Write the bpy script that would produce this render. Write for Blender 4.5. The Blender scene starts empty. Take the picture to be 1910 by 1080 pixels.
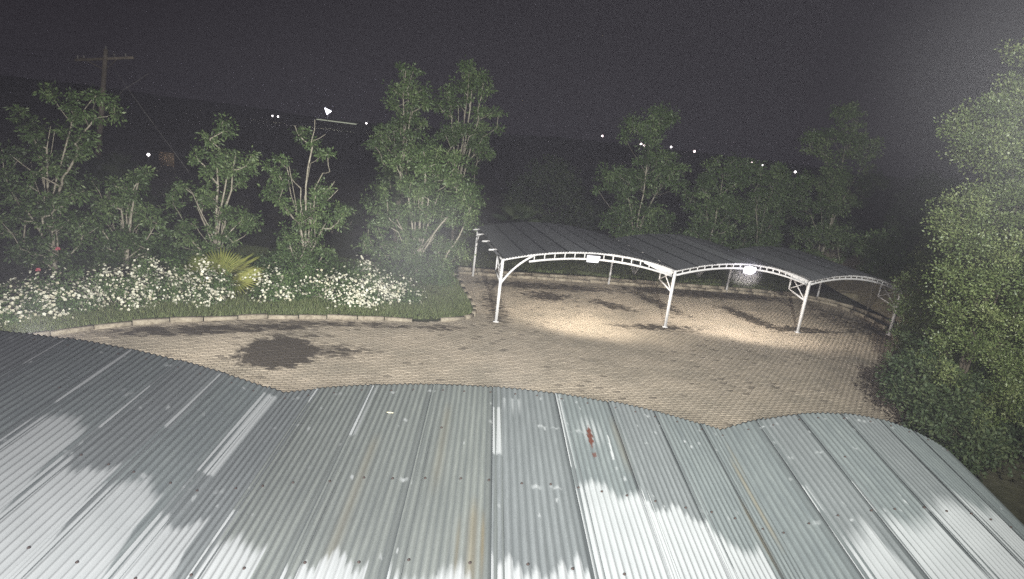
import bpy, math, random
import numpy as np
from mathutils import Matrix, Vector

SC = bpy.context.scene
COL = SC.collection
R = math.radians

# ------------------------------------------------------------------ camera
def rig():
    p, r = R(14.7), R(7.2)
    fwd = Vector((0, math.cos(p), -math.sin(p)))
    rt0 = Vector((1, 0, 0)); up0 = rt0.cross(fwd)
    rt = rt0 * math.cos(r) + up0 * math.sin(r)
    up = rt.cross(fwd)
    cd = bpy.data.cameras.new('camera')
    cd.sensor_width = 36; cd.lens = 36 * 1120 / 1910
    cd.clip_start = 0.1; cd.clip_end = 4000
    co = bpy.data.objects.new('camera', cd); COL.objects.link(co)
    M = Matrix((rt, up, -fwd)).transposed().to_4x4()
    M.translation = (0, 0, 6.7)
    co.matrix_world = M
    SC.camera = co
rig()

# ------------------------------------------------------------------ night sky
w = bpy.data.worlds.new("World"); SC.world = w; w.use_nodes = True
wn = w.node_tree; wn.nodes.clear()
o_ = wn.nodes.new('ShaderNodeOutputWorld')
sky = wn.nodes.new('ShaderNodeTexSky'); sky.sky_type = 'NISHITA'; sky.sun_disc = False
sky.sun_elevation = R(-6); sky.sun_rotation = R(200)
b1 = wn.nodes.new('ShaderNodeBackground'); b1.inputs[1].default_value = 0.05
b2 = wn.nodes.new('ShaderNodeBackground')           # overcast city glow, even all round
b2.inputs[0].default_value = (0.0140, 0.0118, 0.0155, 1); b2.inputs[1].default_value = 1.0
ad = wn.nodes.new('ShaderNodeAddShader')
wn.links.new(sky.outputs[0], b1.inputs[0])
wn.links.new(b1.outputs[0], ad.inputs[0]); wn.links.new(b2.outputs[0], ad.inputs[1])
wn.links.new(ad.outputs[0], o_.inputs[0])

SC.view_settings.view_transform = 'Standard'
SC.view_settings.look = 'None'
SC.view_settings.exposure = 0
SC.view_settings.gamma = 1
SC.cycles.max_bounces = 5
SC.cycles.diffuse_bounces = 2
SC.cycles.glossy_bounces = 2
SC.cycles.transmission_bounces = 3
SC.cycles.volume_bounces = 0
SC.cycles.sample_clamp_indirect = .8
SC.cycles.sample_clamp_direct = 5
SC.cycles.use_denoising = False

def spot(name, loc, aim, power, size, blend, col=(1, 1, 1), rad=0.06):
    d = bpy.data.lights.new(name, 'SPOT'); d.energy = power; d.color = col
    d.spot_size = R(size); d.spot_blend = blend; d.shadow_soft_size = rad
    o = bpy.data.objects.new(name, d); COL.objects.link(o)
    o.location = loc
    o.rotation_euler = (Vector(aim) - Vector(loc)).to_track_quat('-Z', 'Y').to_euler()
    return o
# floodlights of the building the camera hangs on, plus an added light at right
spot('building_floodlight', (2.4, -1.5, 9.6), (3.8, 22, 7.6), 25000, 98, 0.85, (1.0, 1.0, 0.93), 0.12)
spot('wall_lamp', (-0.7, -0.5, 6.7), (-0.3, 4.2, 2.6), 8400, 112, 1.0, (1.0, 0.985, 0.95), 0.25)
spot('added_right_light', (9.8, 5.5, 8.0), (10.9, 14, 7.8), 1500, 92, 1.0, (0.95, 1.0, 0.9), 0.12)  # unseen light added to brighten the tall right tree and its glow

# ------------------------------------------------------------------ helpers
def link(o, parent=None):
    COL.objects.link(o)
    if parent is not None: o.parent = parent
    return o

def mesh_np(name, verts, faces, mats, smooth=False, attrs=None, mat_idx=None):
    """faces: (n,k) array of one face size, or a list of such arrays"""
    me = bpy.data.meshes.new(name)
    verts = np.asarray(verts, np.float32)
    fl = faces if isinstance(faces, list) else [faces]
    fl = [np.asarray(f, np.int32) for f in fl if len(f)]
    me.vertices.add(len(verts)); me.vertices.foreach_set('co', verts.ravel())
    nl = sum(f.size for f in fl); nf = sum(len(f) for f in fl)
    me.loops.add(nl); me.polygons.add(nf)
    me.loops.foreach_set('vertex_index', np.concatenate([f.ravel() for f in fl]))
    st, tot, k = [], [], 0
    for f in fl:
        n, c = f.shape
        st.append(k + np.arange(n) * c); tot.append(np.full(n, c)); k += n * c
    me.polygons.foreach_set('loop_start', np.concatenate(st).astype(np.int32))
    me.polygons.foreach_set('loop_total', np.concatenate(tot).astype(np.int32))
    for m in (mats if isinstance(mats, (list, tuple)) else [mats]): me.materials.append(m)
    if mat_idx is not None: me.polygons.foreach_set('material_index', np.asarray(mat_idx, np.int32))
    if smooth: me.polygons.foreach_set('use_smooth', np.ones(nf, bool))
    me.update(calc_edges=True)
    for an, (dom, arr) in (attrs or {}).items():
        a = me.attributes.new(an, 'FLOAT', dom); a.data.foreach_set('value', np.asarray(arr, np.float32))
    return me

def obj(name, me, parent=None, **props):
    o = bpy.data.objects.new(name, me); link(o, parent)
    for k, v in props.items(): o[k] = v
    return o

def thing(name, label, cat, loc=(0, 0, 0), rz=0, group=None):
    o = bpy.data.objects.new(name, None); COL.objects.link(o)
    o.location = loc; o.rotation_euler = (0, 0, rz); o.empty_display_size = 0.2
    o['label'] = label; o['category'] = cat
    if group: o['group'] = group
    return o

class MB:
    def __init__(s): s.v = []; s.q = []; s.t = []; s.n = 0
    def add(s, v, q=(), t=()):
        v = np.asarray(v, float)
        s.v.append(v)
        if len(q): s.q.append(np.asarray(q) + s.n)
        if len(t): s.t.append(np.asarray(t) + s.n)
        s.n += len(v)
    def box(s, c, size, rz=0):
        x, y, z = [a / 2 for a in size]
        p = np.array([(i * x, j * y, k * z) for k in (-1, 1) for j in (-1, 1) for i in (-1, 1)], float)
        cs, sn = math.cos(rz), math.sin(rz)
        p = np.c_[p[:, 0] * cs - p[:, 1] * sn, p[:, 0] * sn + p[:, 1] * cs, p[:, 2]] + np.array(c)
        s.add(p, [(0, 2, 3, 1), (4, 5, 7, 6), (0, 1, 5, 4), (2, 6, 7, 3), (0, 4, 6, 2), (1, 3, 7, 5)])
    def tube(s, pts, rad, k=6, square=False, cap=True):
        pts = np.asarray(pts, float); n = len(pts)
        rad = np.full(n, rad) if np.isscalar(rad) else np.asarray(rad, float)
        if square: k = 4
        vs = []
        ref = None
        for i in range(n):
            t = pts[min(i + 1, n - 1)] - pts[max(i - 1, 0)]
            t = t / (np.linalg.norm(t) + 1e-9)
            if ref is None:
                ref = np.array([0, 0, 1.0]) if abs(t[2]) < .9 else np.array([0, 1.0, 0])
            a = np.cross(t, ref); a /= np.linalg.norm(a) + 1e-9
            b = np.cross(a, t)
            ref = b if abs(t @ np.array([0, 0, 1.0])) >= .9 or i > 0 else ref
            ang = np.arange(k) * 2 * math.pi / k + (math.pi / 4 if square else 0)
            rr = rad[i] * (1.414 if square else 1)
            vs.append(pts[i] + rr * (np.cos(ang)[:, None] * a + np.sin(ang)[:, None] * b))
        q = []
        for i in range(n - 1):
            for j in range(k):
                q.append((i * k + j, i * k + (j + 1) % k, (i + 1) * k + (j + 1) % k, (i + 1) * k + j))
        v = np.concatenate(vs); t = []
        if cap:
            c0 = len(v); v = np.concatenate([v, pts[:1], pts[-1:]])
            for j in range(k):
                t.append((c0, (j + 1) % k, j)); t.append((c0 + 1, (n - 1) * k + j, (n - 1) * k + (j + 1) % k))
        s.add(v, q, t)
    def sph(s, c, r, sc=(1, 1, 1), n=8, m=6):
        v = [(0, 0, -1)]
        for i in range(1, m):
            ph = -math.pi / 2 + math.pi * i / m
            for j in range(n): v.append((math.cos(ph) * math.cos(2 * math.pi * j / n), math.cos(ph) * math.sin(2 * math.pi * j / n), math.sin(ph)))
        v.append((0, 0, 1)); q, t = [], []
        for i in range(m - 2):
            for j in range(n): q.append((1 + i * n + j, 1 + i * n + (j + 1) % n, 1 + (i + 1) * n + (j + 1) % n, 1 + (i + 1) * n + j))
        L = len(v) - 1
        for j in range(n):
            t.append((0, 1 + (j + 1) % n, 1 + j)); t.append((L, L - n + j, L - n + (j + 1) % n))
        s.add(np.array(v) * r * np.array(sc) + np.array(c), q, t)
    def build(s, name, mat, parent=None, smooth=False, **props):
        f = []
        if s.q: f.append(np.concatenate(s.q))
        if s.t: f.append(np.concatenate(s.t))
        return obj(name, mesh_np(name, np.concatenate(s.v), f, mat, smooth), parent, **props)

# ------------------------------------------------------------------ materials
def mat(name, base, rough=0.6, metal=0.0, spec=0.4):
    m = bpy.data.materials.new(name); m.use_nodes = True
    b = m.node_tree.nodes['Principled BSDF']
    b.inputs['Base Color'].default_value = (*base, 1)
    b.inputs['Roughness'].default_value = rough
    b.inputs['Metallic'].default_value = metal
    b.inputs['Specular IOR Level'].default_value = spec
    return m, m.node_tree, b

def noise(nt, scale, detail=4, rough=.6, vec=None, dist=0.0):
    n = nt.nodes.new('ShaderNodeTexNoise'); n.inputs['Scale'].default_value = scale
    n.inputs['Detail'].default_value = detail; n.inputs['Roughness'].default_value = rough
    n.inputs['Distortion'].default_value = dist
    if vec is not None: nt.links.new(vec, n.inputs['Vector'])
    return n

def ramp(nt, src, stops):
    r = nt.nodes.new('ShaderNodeValToRGB'); e = r.color_ramp.elements
    while len(e) < len(stops): e.new(0.5)
    for el, (p, c) in zip(e, stops):
        el.position = p; el.color = (*c, 1) if len(c) == 3 else c
    nt.links.new(src, r.inputs[0]); return r

def mix(nt, fac, a, b, mode='MIX'):
    m = nt.nodes.new('ShaderNodeMix'); m.data_type = 'RGBA'; m.blend_type = mode
    for sock, v in ((m.inputs[0], fac), (m.inputs[6], a), (m.inputs[7], b)):
        if isinstance(v, (int, float)): sock.default_value = v
        elif isinstance(v, tuple): sock.default_value = (*v, 1)
        else: nt.links.new(v, sock)
    return m.outputs[2]

def attr(nt, name):
    a = nt.nodes.new('ShaderNodeAttribute'); a.attribute_name = name; return a.outputs['Fac']

def geo_pos(nt): return nt.nodes.new('ShaderNodeNewGeometry').outputs['Position']

def mathn(nt, op, a, b=None, c=None):
    m = nt.nodes.new('ShaderNodeMath'); m.operation = op
    for i, v in enumerate((a, b, c)):
        if v is None: continue
        if isinstance(v, (int, float)): m.inputs[i].default_value = v
        else: nt.links.new(v, m.inputs[i])
    return m.outputs[0]

def bump(nt, b, h, strength=.3, dist=.02):
    n = nt.nodes.new('ShaderNodeBump'); n.inputs['Strength'].default_value = strength
    n.inputs['Distance'].default_value = dist
    nt.links.new(h, n.inputs['Height']); nt.links.new(n.outputs[0], b.inputs['Normal'])

def leaf_mat(name, c0, c1, c2, rough=.45):
    m, nt, b = mat(name, c1, rough, 0, .35)
    r = ramp(nt, attr(nt, 'tone'), [(0, c0), (.5, c1), (1, c2)])
    nt.links.new(r.outputs[0], b.inputs['Base Color'])
    return m
M_LEAF = leaf_mat('ficus_leaves', (.042, .07, .022), (.08, .132, .045), (.18, .24, .1))
M_LEAF_DK = leaf_mat('dark_leaves', (.02, .034, .014), (.04, .062, .026), (.075, .095, .04), .65)
M_LEAF_LT = leaf_mat('light_leaves', (.05, .072, .024), (.09, .122, .042), (.165, .19, .08))
M_ROSE_LEAF = leaf_mat('rose_leaves', (.035, .065, .02), (.07, .12, .038), (.12, .18, .065))
M_GRASS = leaf_mat('grass_blades', (.065, .09, .03), (.125, .16, .06), (.2, .21, .1), .6)
M_PETAL, nt, b = mat('white_petals', (.72, .7, .56), .6)
r = ramp(nt, attr(nt, 'tone'), [(0, (.5, .47, .34)), (.5, (.6, .585, .47)), (1, (.74, .74, .64))]); nt.links.new(r.outputs[0], b.inputs['Base Color'])
M_RED, _, _ = mat('red_petals', (.38, .09, .12), .6)
M_BARK, nt, b = mat('pale_bark', (.3, .27, .21), .8)
n = noise(nt, 9, 5, .65, geo_pos(nt)); r = ramp(nt, n.outputs[0], [(.3, (.2, .18, .14)), (.5, (.36, .33, .26)), (.7, (.5, .47, .39))]); nt.links.new(r.outputs[0], b.inputs['Base Color'])
M_POLE, nt, b = mat('weathered_timber', (.12, .09, .06), .9)
n = noise(nt, 6, 5, .6, geo_pos(nt)); r = ramp(nt, n.outputs[0], [(.3, (.3, .25, .2)), (.7, (.5, .43, .35))]); nt.links.new(r.outputs[0], b.inputs['Base Color'])
M_PALM, nt, b = mat('fan_palm_green', (.1, .15, .03), .45)
r = ramp(nt, attr(nt, 'tone'), [(0, (.06, .085, .018)), (.5, (.15, .18, .042)), (1, (.3, .3, .09))]); nt.links.new(r.outputs[0], b.inputs['Base Color'])
M_WHITE, nt, b = mat('white_paint', (.8, .79, .8), .35)
n = noise(nt, 14, 5, .7, geo_pos(nt)); r = ramp(nt, n.outputs[0], [(.25, (.5, .47, .42)), (.42, (.78, .77, .78)), (1, (.82, .81, .82))]); nt.links.new(r.outputs[0], b.inputs['Base Color'])
M_DARKSTEEL, _, _ = mat('dull_steel', (.2, .2, .21), .5, .4)
M_SCREW, _, _ = mat('rusty_screw', (.05, .035, .03), .7, .3)
M_INSUL, _, _ = mat('porcelain', (.5, .48, .45), .3)
M_BARK_DK, _, _ = mat('shaded_bark', (.07, .058, .042), .9)  # shade put into the bark colour of the right-hand trees
M_PANEL, _, _ = mat('faded_board', (.34, .24, .14), .8)
M_BLACK, _, _ = mat('black_metal', (.03, .03, .03), .5)

def emit(name, col, s):
    m = bpy.data.materials.new(name); m.use_nodes = True; nt = m.node_tree; nt.nodes.clear()
    e = nt.nodes.new('ShaderNodeEmission'); e.inputs[0].default_value = (*col, 1); e.inputs[1].default_value = s
    o = nt.nodes.new('ShaderNodeOutputMaterial'); nt.links.new(e.outputs[0], o.inputs[0]); m.cycles.emission_sampling = 'NONE'; return m
M_LAMP = emit('lamp_lens_lit', (.93, .9, 1), 30)
M_LAMPDIM = emit('lamp_lens_dim', (.95, .93, 1), 2.0)
M_FAR_W = emit('far_white_light', (1, .93, .95), 14)
M_FAR_F = emit('far_flood_light', (.9, .88, 1), 60)
M_FAR_P = emit('far_pink_light', (1, .8, .82), 7)
M_WARM = emit('bollard_light', (1, .8, .3), 12)
M_STRIP = emit('lit_canopy', (.75, .8, .6), .5)

# ground
M_GROUND, nt, b = mat('dark_field', (.06, .06, .04), .95)
p_ = geo_pos(nt)
n1 = noise(nt, .12, 4, .6, p_); n2 = noise(nt, 3.0, 5, .7, p_)
r1 = ramp(nt, n1.outputs[0], [(.35, (.06, .07, .035)), (.6, (.14, .125, .075))])
r2 = ramp(nt, n2.outputs[0], [(.3, (.5, .5, .5)), (.7, (1.2, 1.2, 1.2))])
nt.links.new(mix(nt, 1.0, r1.outputs[0], r2.outputs[0], 'MULTIPLY'), b.inputs['Base Color'])
bump(nt, b, n2.outputs[0], .8, .08)
M_BED, nt, b = mat('bed_soil', (.05, .05, .03), .95)
n = noise(nt, 5, 5, .7, geo_pos(nt)); r = ramp(nt, n.outputs[0], [(.35, (.03, .04, .015)), (.55, (.055, .07, .025)), (.72, (.1, .085, .05))]); nt.links.new(r.outputs[0], b.inputs['Base Color']); bump(nt, b, n.outputs[0], .8, .05)
M_SAND, nt, b = mat('sandy_bank', (.45, .4, .27), .95)
n = noise(nt, 2.2, 6, .7, geo_pos(nt)); r = ramp(nt, n.outputs[0], [(.3, (.32, .29, .18)), (.6, (.56, .49, .34))]); nt.links.new(r.outputs[0], b.inputs['Base Color']); bump(nt, b, n.outputs[0], .6, .05)
M_JOINT, nt, b = mat('mossy_joint_bed', (.06, .055, .04), .95)
n = noise(nt, 1.2, 4, .7, geo_pos(nt)); r = ramp(nt, n.outputs[0], [(.4, (.24, .2, .145)), (.62, (.12, .1, .07))]); nt.links.new(r.outputs[0], b.inputs['Base Color'])
M_KERB, nt, b = mat('concrete_kerb', (.3, .27, .22), .9)
n = noise(nt, 7, 6, .7, geo_pos(nt)); r = ramp(nt, n.outputs[0], [(.3, (.12, .1, .07)), (.5, (.3, .26, .2)), (.75, (.42, .38, .3))]); nt.links.new(r.outputs[0], b.inputs['Base Color']); bump(nt, b, n.outputs[0], .5, .02)

# pavers: tone per piece, dark wet soot stains where the photograph has them
M_PAVER, nt, b = mat('concrete_paver', (.36, .3, .23), .8, 0, .3)
p_ = geo_pos(nt)
base = ramp(nt, attr(nt, 'tone'), [(0, (.30, .262, .208)), (.5, (.36, .316, .256)), (1, (.42, .372, .305))]).outputs[0]
n1 = noise(nt, .55, 5, .65, p_); col = mix(nt, 1.0, base, ramp(nt, n1.outputs[0], [(.32, (.72, .72, .70)), (.6, (1.08, 1.05, 1.02))]).outputs[0], 'MULTIPLY')
n2 = noise(nt, 24, 4, .7, p_); col = mix(nt, .6, col, ramp(nt, n2.outputs[0], [(.3, (.7, .7, .7)), (.7, (1.15, 1.15, 1.15))]).outputs[0], 'MULTIPLY')
def blob(cx, cy, rx, ry, rz, edge0, edge1, amp=.55, sc=2.2):
    sub = nt.nodes.new('ShaderNodeMapping'); sub.vector_type = 'TEXTURE'
    sub.inputs['Location'].default_value = (cx, cy, 0); sub.inputs['Rotation'].default_value = (0, 0, rz)
    sub.inputs['Scale'].default_value = (rx, ry, 100)
    nt.links.new(p_, sub.inputs['Vector'])
    ln = nt.nodes.new('ShaderNodeVectorMath'); ln.operation = 'LENGTH'; nt.links.new(sub.outputs[0], ln.inputs[0])
    nn = noise(nt, sc, 5, .7, p_)
    v = mathn(nt, 'ADD', ln.outputs['Value'], mathn(nt, 'MULTIPLY', mathn(nt, 'SUBTRACT', nn.outputs[0], .5), amp * 2))
    mr = nt.nodes.new('ShaderNodeMapRange'); mr.inputs[1].default_value = edge0; mr.inputs[2].default_value = edge1
    mr.inputs[3].default_value = 1; mr.inputs[4].default_value = 0; nt.links.new(v, mr.inputs[0])
    return mr.outputs[0]
stains = [(-6.25, 15.55, 1.15, 1.35, 0, .65, 1.05, .6, 1.8, 1.4), (-4.9, 16.1, 1.2, .7, .3, .3, 1.2, .9, 3, .75),
          (-8.6, 16.6, 3.6, .55, .48, .55, 1.15, .6, 2.5, .8), (-5.0, 18.5, 3.2, .3, .28, .6, 1.2, .5, 3, .6),
          (-2.2, 19.3, .9, .35, .2, .6, 1.2, .6, 3, .6), (-6.2, 17.0, 1.3, .25, .3, .5, 1.2, .8, 3, .5),
          (-.6, 22.5, .6, 3.0, .15, .5, 1.2, .7, 3, .6), (1.6, 26.9, 4.5, .8, .25, .5, 1.2, .6, 2, .75),
          (9.5, 29.4, 5.5, .9, .23, .6, 1.2, .5, 2, .8), (10.6, 25.9, .7, 2.2, .45, .4, 1.3, .9, 3, .9),
          (4.3, 25.0, 1.3, .7, -.5, .3, 1.2, 1.0, 3, .85), (6.5, 26.6, .6, 2.6, .5, .3, 1.3, 1.1, 3, .85),
          (12.3, 24.9, 2.2, .5, .2, .3, 1.3, 1.0, 3, .95), (6.0, 22.6, 2.6, .5, .25, .2, 1.2, 1.1, 3, .85), (1.5, 25.2, 1.6, 1.0, .2, .2, 1.2, 1.1, 3, .9), (15.8, 27.2, 1.6, 3.8, .2, .5, 1.3, .6, 2, .6)]
acc = None
for (cx, cy, rx, ry, rz, e0, e1, am, sc, st) in stains:
    v = mathn(nt, 'MULTIPLY', blob(cx, cy, rx, ry, rz, e0, e1, am, sc), st)
    acc = v if acc is None else mathn(nt, 'MAXIMUM', acc, v)
acc = mathn(nt, 'MULTIPLY', mathn(nt, 'SUBTRACT', acc, mathn(nt, 'MULTIPLY', attr(nt, 'speck'), .5)), 1.9)
clampn = nt.nodes.new('ShaderNodeClamp'); nt.links.new(acc, clampn.inputs[0]); acc = mathn(nt, 'MULTIPLY', clampn.outputs[0], .93)
# little damp specks scattered over single stones
sp = mathn(nt, 'MULTIPLY', mathn(nt, 'GREATER_THAN', attr(nt, 'speck'), .965), mathn(nt, 'GREATER_THAN', noise(nt, .35, 3, .6, p_).outputs[0], .5))
acc = mathn(nt, 'MAXIMUM', acc, mathn(nt, 'MULTIPLY', sp, .55))
col = mix(nt, acc, col, (.032, .026, .018))
nt.links.new(col, b.inputs['Base Color'])
bump(nt, b, n2.outputs[0], .4, .006)

# corrugated iron
def iron(name, base0, base1, metal=.12):
    m, nt, b = mat(name, base0, .5, metal, .4)
    p = geo_pos(nt)
    mp = nt.nodes.new('ShaderNodeMapping'); mp.inputs['Scale'].default_value = (9, .7, 1); nt.links.new(p, mp.inputs['Vector'])
    n1 = noise(nt, 1.6, 5, .7, mp.outputs[0]); n2 = noise(nt, 60, 3, .6, p)
    c = ramp(nt, n1.outputs[0], [(.3, base0), (.7, base1)]).outputs[0]
    c = mix(nt, .5, c, ramp(nt, n2.outputs[0], [(.3, (.75, .75, .75)), (.7, (1.15, 1.15, 1.15))]).outputs[0], 'MULTIPLY')
    c = mix(nt, attr(nt, 'darker'), c, (.07, .08, .082))
    c = mix(nt, attr(nt, 'ochre'), c, (.2, .15, .065))
    c = mix(nt, attr(nt, 'bare'), c, (.29, .305, .312))  # white areas of the sheets, with scuffs and chips
    c = mix(nt, attr(nt, 'rust'), c, (.07, .018, .008))
    nt.links.new(c, b.inputs['Base Color'])
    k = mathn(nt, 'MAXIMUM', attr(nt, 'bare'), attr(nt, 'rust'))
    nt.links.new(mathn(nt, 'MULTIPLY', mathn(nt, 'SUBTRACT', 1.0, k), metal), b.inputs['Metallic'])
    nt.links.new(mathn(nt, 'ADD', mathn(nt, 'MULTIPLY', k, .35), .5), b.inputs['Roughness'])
    bump(nt, b, n2.outputs[0], .15, .002)
    return m
M_IRON = iron('galvanised_iron', (.125, .145, .15), (.185, .21, .21))
M_IRON_B = iron('galvanised_iron_bluish', (.132, .146, .15), (.185, .203, .208))
M_IRON_W = iron('galvanised_iron_brownish', (.135, .15, .145), (.195, .212, .2))
M_IRON_FAR = iron('old_galvanised_iron', (.14, .145, .155), (.2, .21, .22), .2)

# ------------------------------------------------------------------ ground and setting
def sheet(name, xs, ys, zf, m, **pr):
    X, Y = np.meshgrid(xs, ys); Z = zf(X, Y)
    v = np.c_[X.ravel(), Y.ravel(), Z.ravel()]
    a, bb = len(xs), len(ys)
    i = np.arange(bb - 1)[:, None] * a + np.arange(a - 1)[None, :]
    q = np.stack([i, i + 1, i + a + 1, i + a], -1).reshape(-1, 4)
    return obj(name, mesh_np(name, v, q, m, True), **pr)
sheet('ground', np.linspace(-290, 290, 60), np.linspace(-8, 400, 60), lambda X, Y: X * 0 - .06, M_GROUND, kind='structure')
def hz(X, Y):
    h = 4.6 + .8 * np.sin(X / 47 + 1) + .4 * np.sin(X / 17) + 3.6 * np.clip(X / 110, -1, 1)
    ramp_ = np.clip((Y - 205) / 120, 0, 1)
    rough = .35 * np.sin(X * .9 + 3 * np.sin(Y * .23)) * np.sin(X * .37 + Y * .5) + .3 * np.sin(X * 2.3 + Y) * np.sin(X * .13 + 2)
    return -.3 + (h + rough) * (3 * ramp_ ** 2 - 2 * ramp_ ** 3)
sheet('hills', np.linspace(-290, 290, 420), np.linspace(200, 395, 60), hz, M_GROUND, kind='structure')

# ------------------------------------------------------------------ paved yard
yard = bpy.data.objects.new('paved_yard', None); COL.objects.link(yard); yard['kind'] = 'structure'
kerb_front = [(-15.2, 8.0), (-13.6, 12.0), (-12.6, 13.9), (-11.69, 15.19), (-11.01, 15.93), (-10.19, 16.62), (-8.71, 17.5), (-8.07, 17.94), (-6.11, 18.71), (-4.12, 19.36), (-2.89, 19.69), (-1.84, 20.24), (-1.36, 20.7), (-1.25, 21.3), (-1.34, 22.02), (-1.83, 23.75), (-2.46, 26.24), (-2.9, 27.1)]
kerb_back = [(-2.6, 27.3), (-.45, 27.7), (5.13, 29.15), (12.46, 30.85), (15.6, 31.3), (16.9, 30.4), (17.35, 28.6), (17.3, 26.6), (16.6, 24.6)]
yard_poly = kerb_front + kerb_back + [(13.45, 20.2), (12.1, 16.6), (10.4, 13.6), (9.2, 11), (8.6, 8.6)]
def inside(px, py, poly):
    poly = np.array(poly); ins = np.zeros(len(px), bool)
    j = len(poly) - 1
    for i in range(len(poly)):
        xi, yi = poly[i]; xj, yj = poly[j]
        c = ((yi > py) != (yj > py)) & (px < (xj - xi) * (py - yi) / (yj - yi + 1e-12) + xi)
        ins ^= c; j = i
    return ins
# joint bed under the stones
mb = MB(); P = np.array(yard_poly); ctr = np.array([2.0, 19.0])
mb.add(np.c_[np.r_[P, ctr[None]], np.full(len(P) + 1, -.02)], t=[(len(P), i, (i + 1) % len(P)) for i in range(len(P))])
mb.build('joint_bed', M_JOINT, yard)
rng = np.random.default_rng(5)
L_, W_ = .215, .1075
ang = R(13); ca, sa = math.cos(ang), math.sin(ang)
pc = []
# stretcher bond
for j in range(-160, 161):
    off = (j % 2) * .5 * L_
    for i in range(-90, 91):
        pc.append((i * L_ + off, j * W_, 0))
pc = np.array(pc)
wx = pc[:, 0] * ca - pc[:, 1] * sa + 2; wy = pc[:, 0] * sa + pc[:, 1] * ca + 18
keep = inside(wx, wy, yard_poly) & (wy > 9.3 + .05 * wx)
wx, wy, orient = wx[keep], wy[keep], pc[keep, 2]
N = len(wx)
tone = np.clip(rng.normal(.5, .16, N), 0, 1); speck = rng.random(N)
zt = rng.normal(0, .0022, N); tilt = rng.normal(0, .006, (N, 2))
g = .0055
def paver_verts(cx, cy, o, z, tl):
    n = len(cx)
    hx = np.where(o == 0, L_, W_) / 2 - g; hy = np.where(o == 0, W_, L_) / 2 - g
    out = np.zeros((n, 12, 3))
    k = 0
    for lay, (ins_, zz) in enumerate(((0, -.03), (0, -.006), (.006, 0))):
        for sx, sy in ((-1, -1), (1, -1), (1, 1), (-1, 1)):
            lx = sx * (hx - ins_); ly = sy * (hy - ins_)
            out[:, k, 0] = cx + lx * ca - ly * sa; out[:, k, 1] = cy + lx * sa + ly * ca
            out[:, k, 2] = z + zz + (lx * tl[:, 0] + ly * tl[:, 1] if lay else 0); k += 1
    return out
PF = np.array([(0, 1, 5, 4), (1, 2, 6, 5), (2, 3, 7, 6), (3, 0, 4, 7), (4, 5, 9, 8), (5, 6, 10, 9), (6, 7, 11, 10), (7, 4, 8, 11), (8, 9, 10, 11)])
# how large each stone shows: distance from the camera, visible past the roof edge only
camd = np.hypot(wx, wy)
vis = wy > 12.2 + .04 * wx
vis &= (wx > -8.5) & (wx < 9.5)
order = np.argsort(np.where(vis, camd, 1e6))
near = order[:300]; rest = np.setdiff1d(np.arange(N), near)
V = paver_verts(wx[rest], wy[rest], orient[rest], zt[rest], tilt[rest]).reshape(-1, 3)
F = (PF[None] + (np.arange(len(rest)) * 12)[:, None, None]).reshape(-1, 4)
me = mesh_np('paver_field', V, F, M_PAVER, attrs={'tone': ('FACE', np.repeat(tone[rest], 9)), 'speck': ('FACE', np.repeat(speck[rest], 9))})
obj('paver_field', me, yard, kind='stuff')
pm = []
for v_ in range(12):
    o2 = np.array([0.0]); z0 = np.zeros(1)
    VV = paver_verts(z0, z0, o2, z0, rng.normal(0, .006, (1, 2))).reshape(-1, 3)
    pm.append(mesh_np('paver', VV, PF, M_PAVER, attrs={'tone': ('FACE', np.full(9, np.clip(rng.normal(.5, .22), 0, 1))), 'speck': ('FACE', np.full(9, 0.99 if v_ == 3 else 0.2))}))
for k in near:
    o = obj('paver', pm[rng.integers(12)], yard)
    o.location = (wx[k], wy[k], zt[k]); o.rotation_euler = (0, 0, math.pi / 2 if orient[k] else 0)

# ------------------------------------------------------------------ kerbs, planting bed
def kerb(name, pts, seed, gaps=(), L=.95, label=None):
    rn = random.Random(seed)
    root = bpy.data.objects.new(name, None); COL.objects.link(root); root['kind'] = 'structure'
    P = np.array(pts, float); seg = np.hypot(*np.diff(P, axis=0).T); cum = np.r_[0, np.cumsum(seg)]
    s = 0; k = 0
    while s < cum[-1] - .3:
        ln = min(L * rn.uniform(.92, 1.05), cum[-1] - s)
        turn = 1
        mid = s + ln / 2
        # short stones on tight bends
        i = np.searchsorted(cum, mid) - 1
        if i > 0 and i < len(seg) - 1 and seg[i] < 1.0: ln = min(ln, .55); mid = s + ln / 2
        a = np.array([np.interp(s, cum, P[:, q]) for q in (0, 1)]); b_ = np.array([np.interp(s + ln, cum, P[:, q]) for q in (0, 1)])
        if not any(g0 <= mid <= g1 for g0, g1 in gaps):
            c = (a + b_) / 2; d = b_ - a; l2 = np.linalg.norm(d) - .035; az = math.atan2(d[1], d[0])
            m = MB(); hw, hh = .075, .125
            ch = .022
            prof = [(-hw, -.08), (hw, -.08), (hw, hh - ch), (hw - ch, hh), (-hw + ch, hh), (-hw, hh - ch)]
            v = [(x, y, z) for x in (-l2 / 2, l2 / 2) for (y, z) in prof]
            m.add(v, q=[(i_, (i_ + 1) % 6, 6 + (i_ + 1) % 6, 6 + i_) for i_ in range(6)] + [(0, 5, 4, 1), (4, 3, 2, 1), (6, 7, 10, 11), (7, 8, 9, 10)])
            o = m.build('kerb_stone', M_KERB, root)
            o.location = (c[0], c[1], rn.uniform(-.03, .012)); o.rotation_euler = (rn.uniform(-.08, .08), rn.uniform(-.02, .02), az + rn.uniform(-.03, .03))
        s += ln
    return root
kerb('bed_kerb', kerb_front, 3, gaps=((18.0, 18.9),))
kerb('yard_kerb', kerb_back, 4)
kerb('rear_kerb', [(x * 1.0 - .1, y + .75) for x, y in kerb_back[:5]] + [(17.7, 31.0), (18.3, 28.8), (18.3, 26)], 8)
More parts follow.
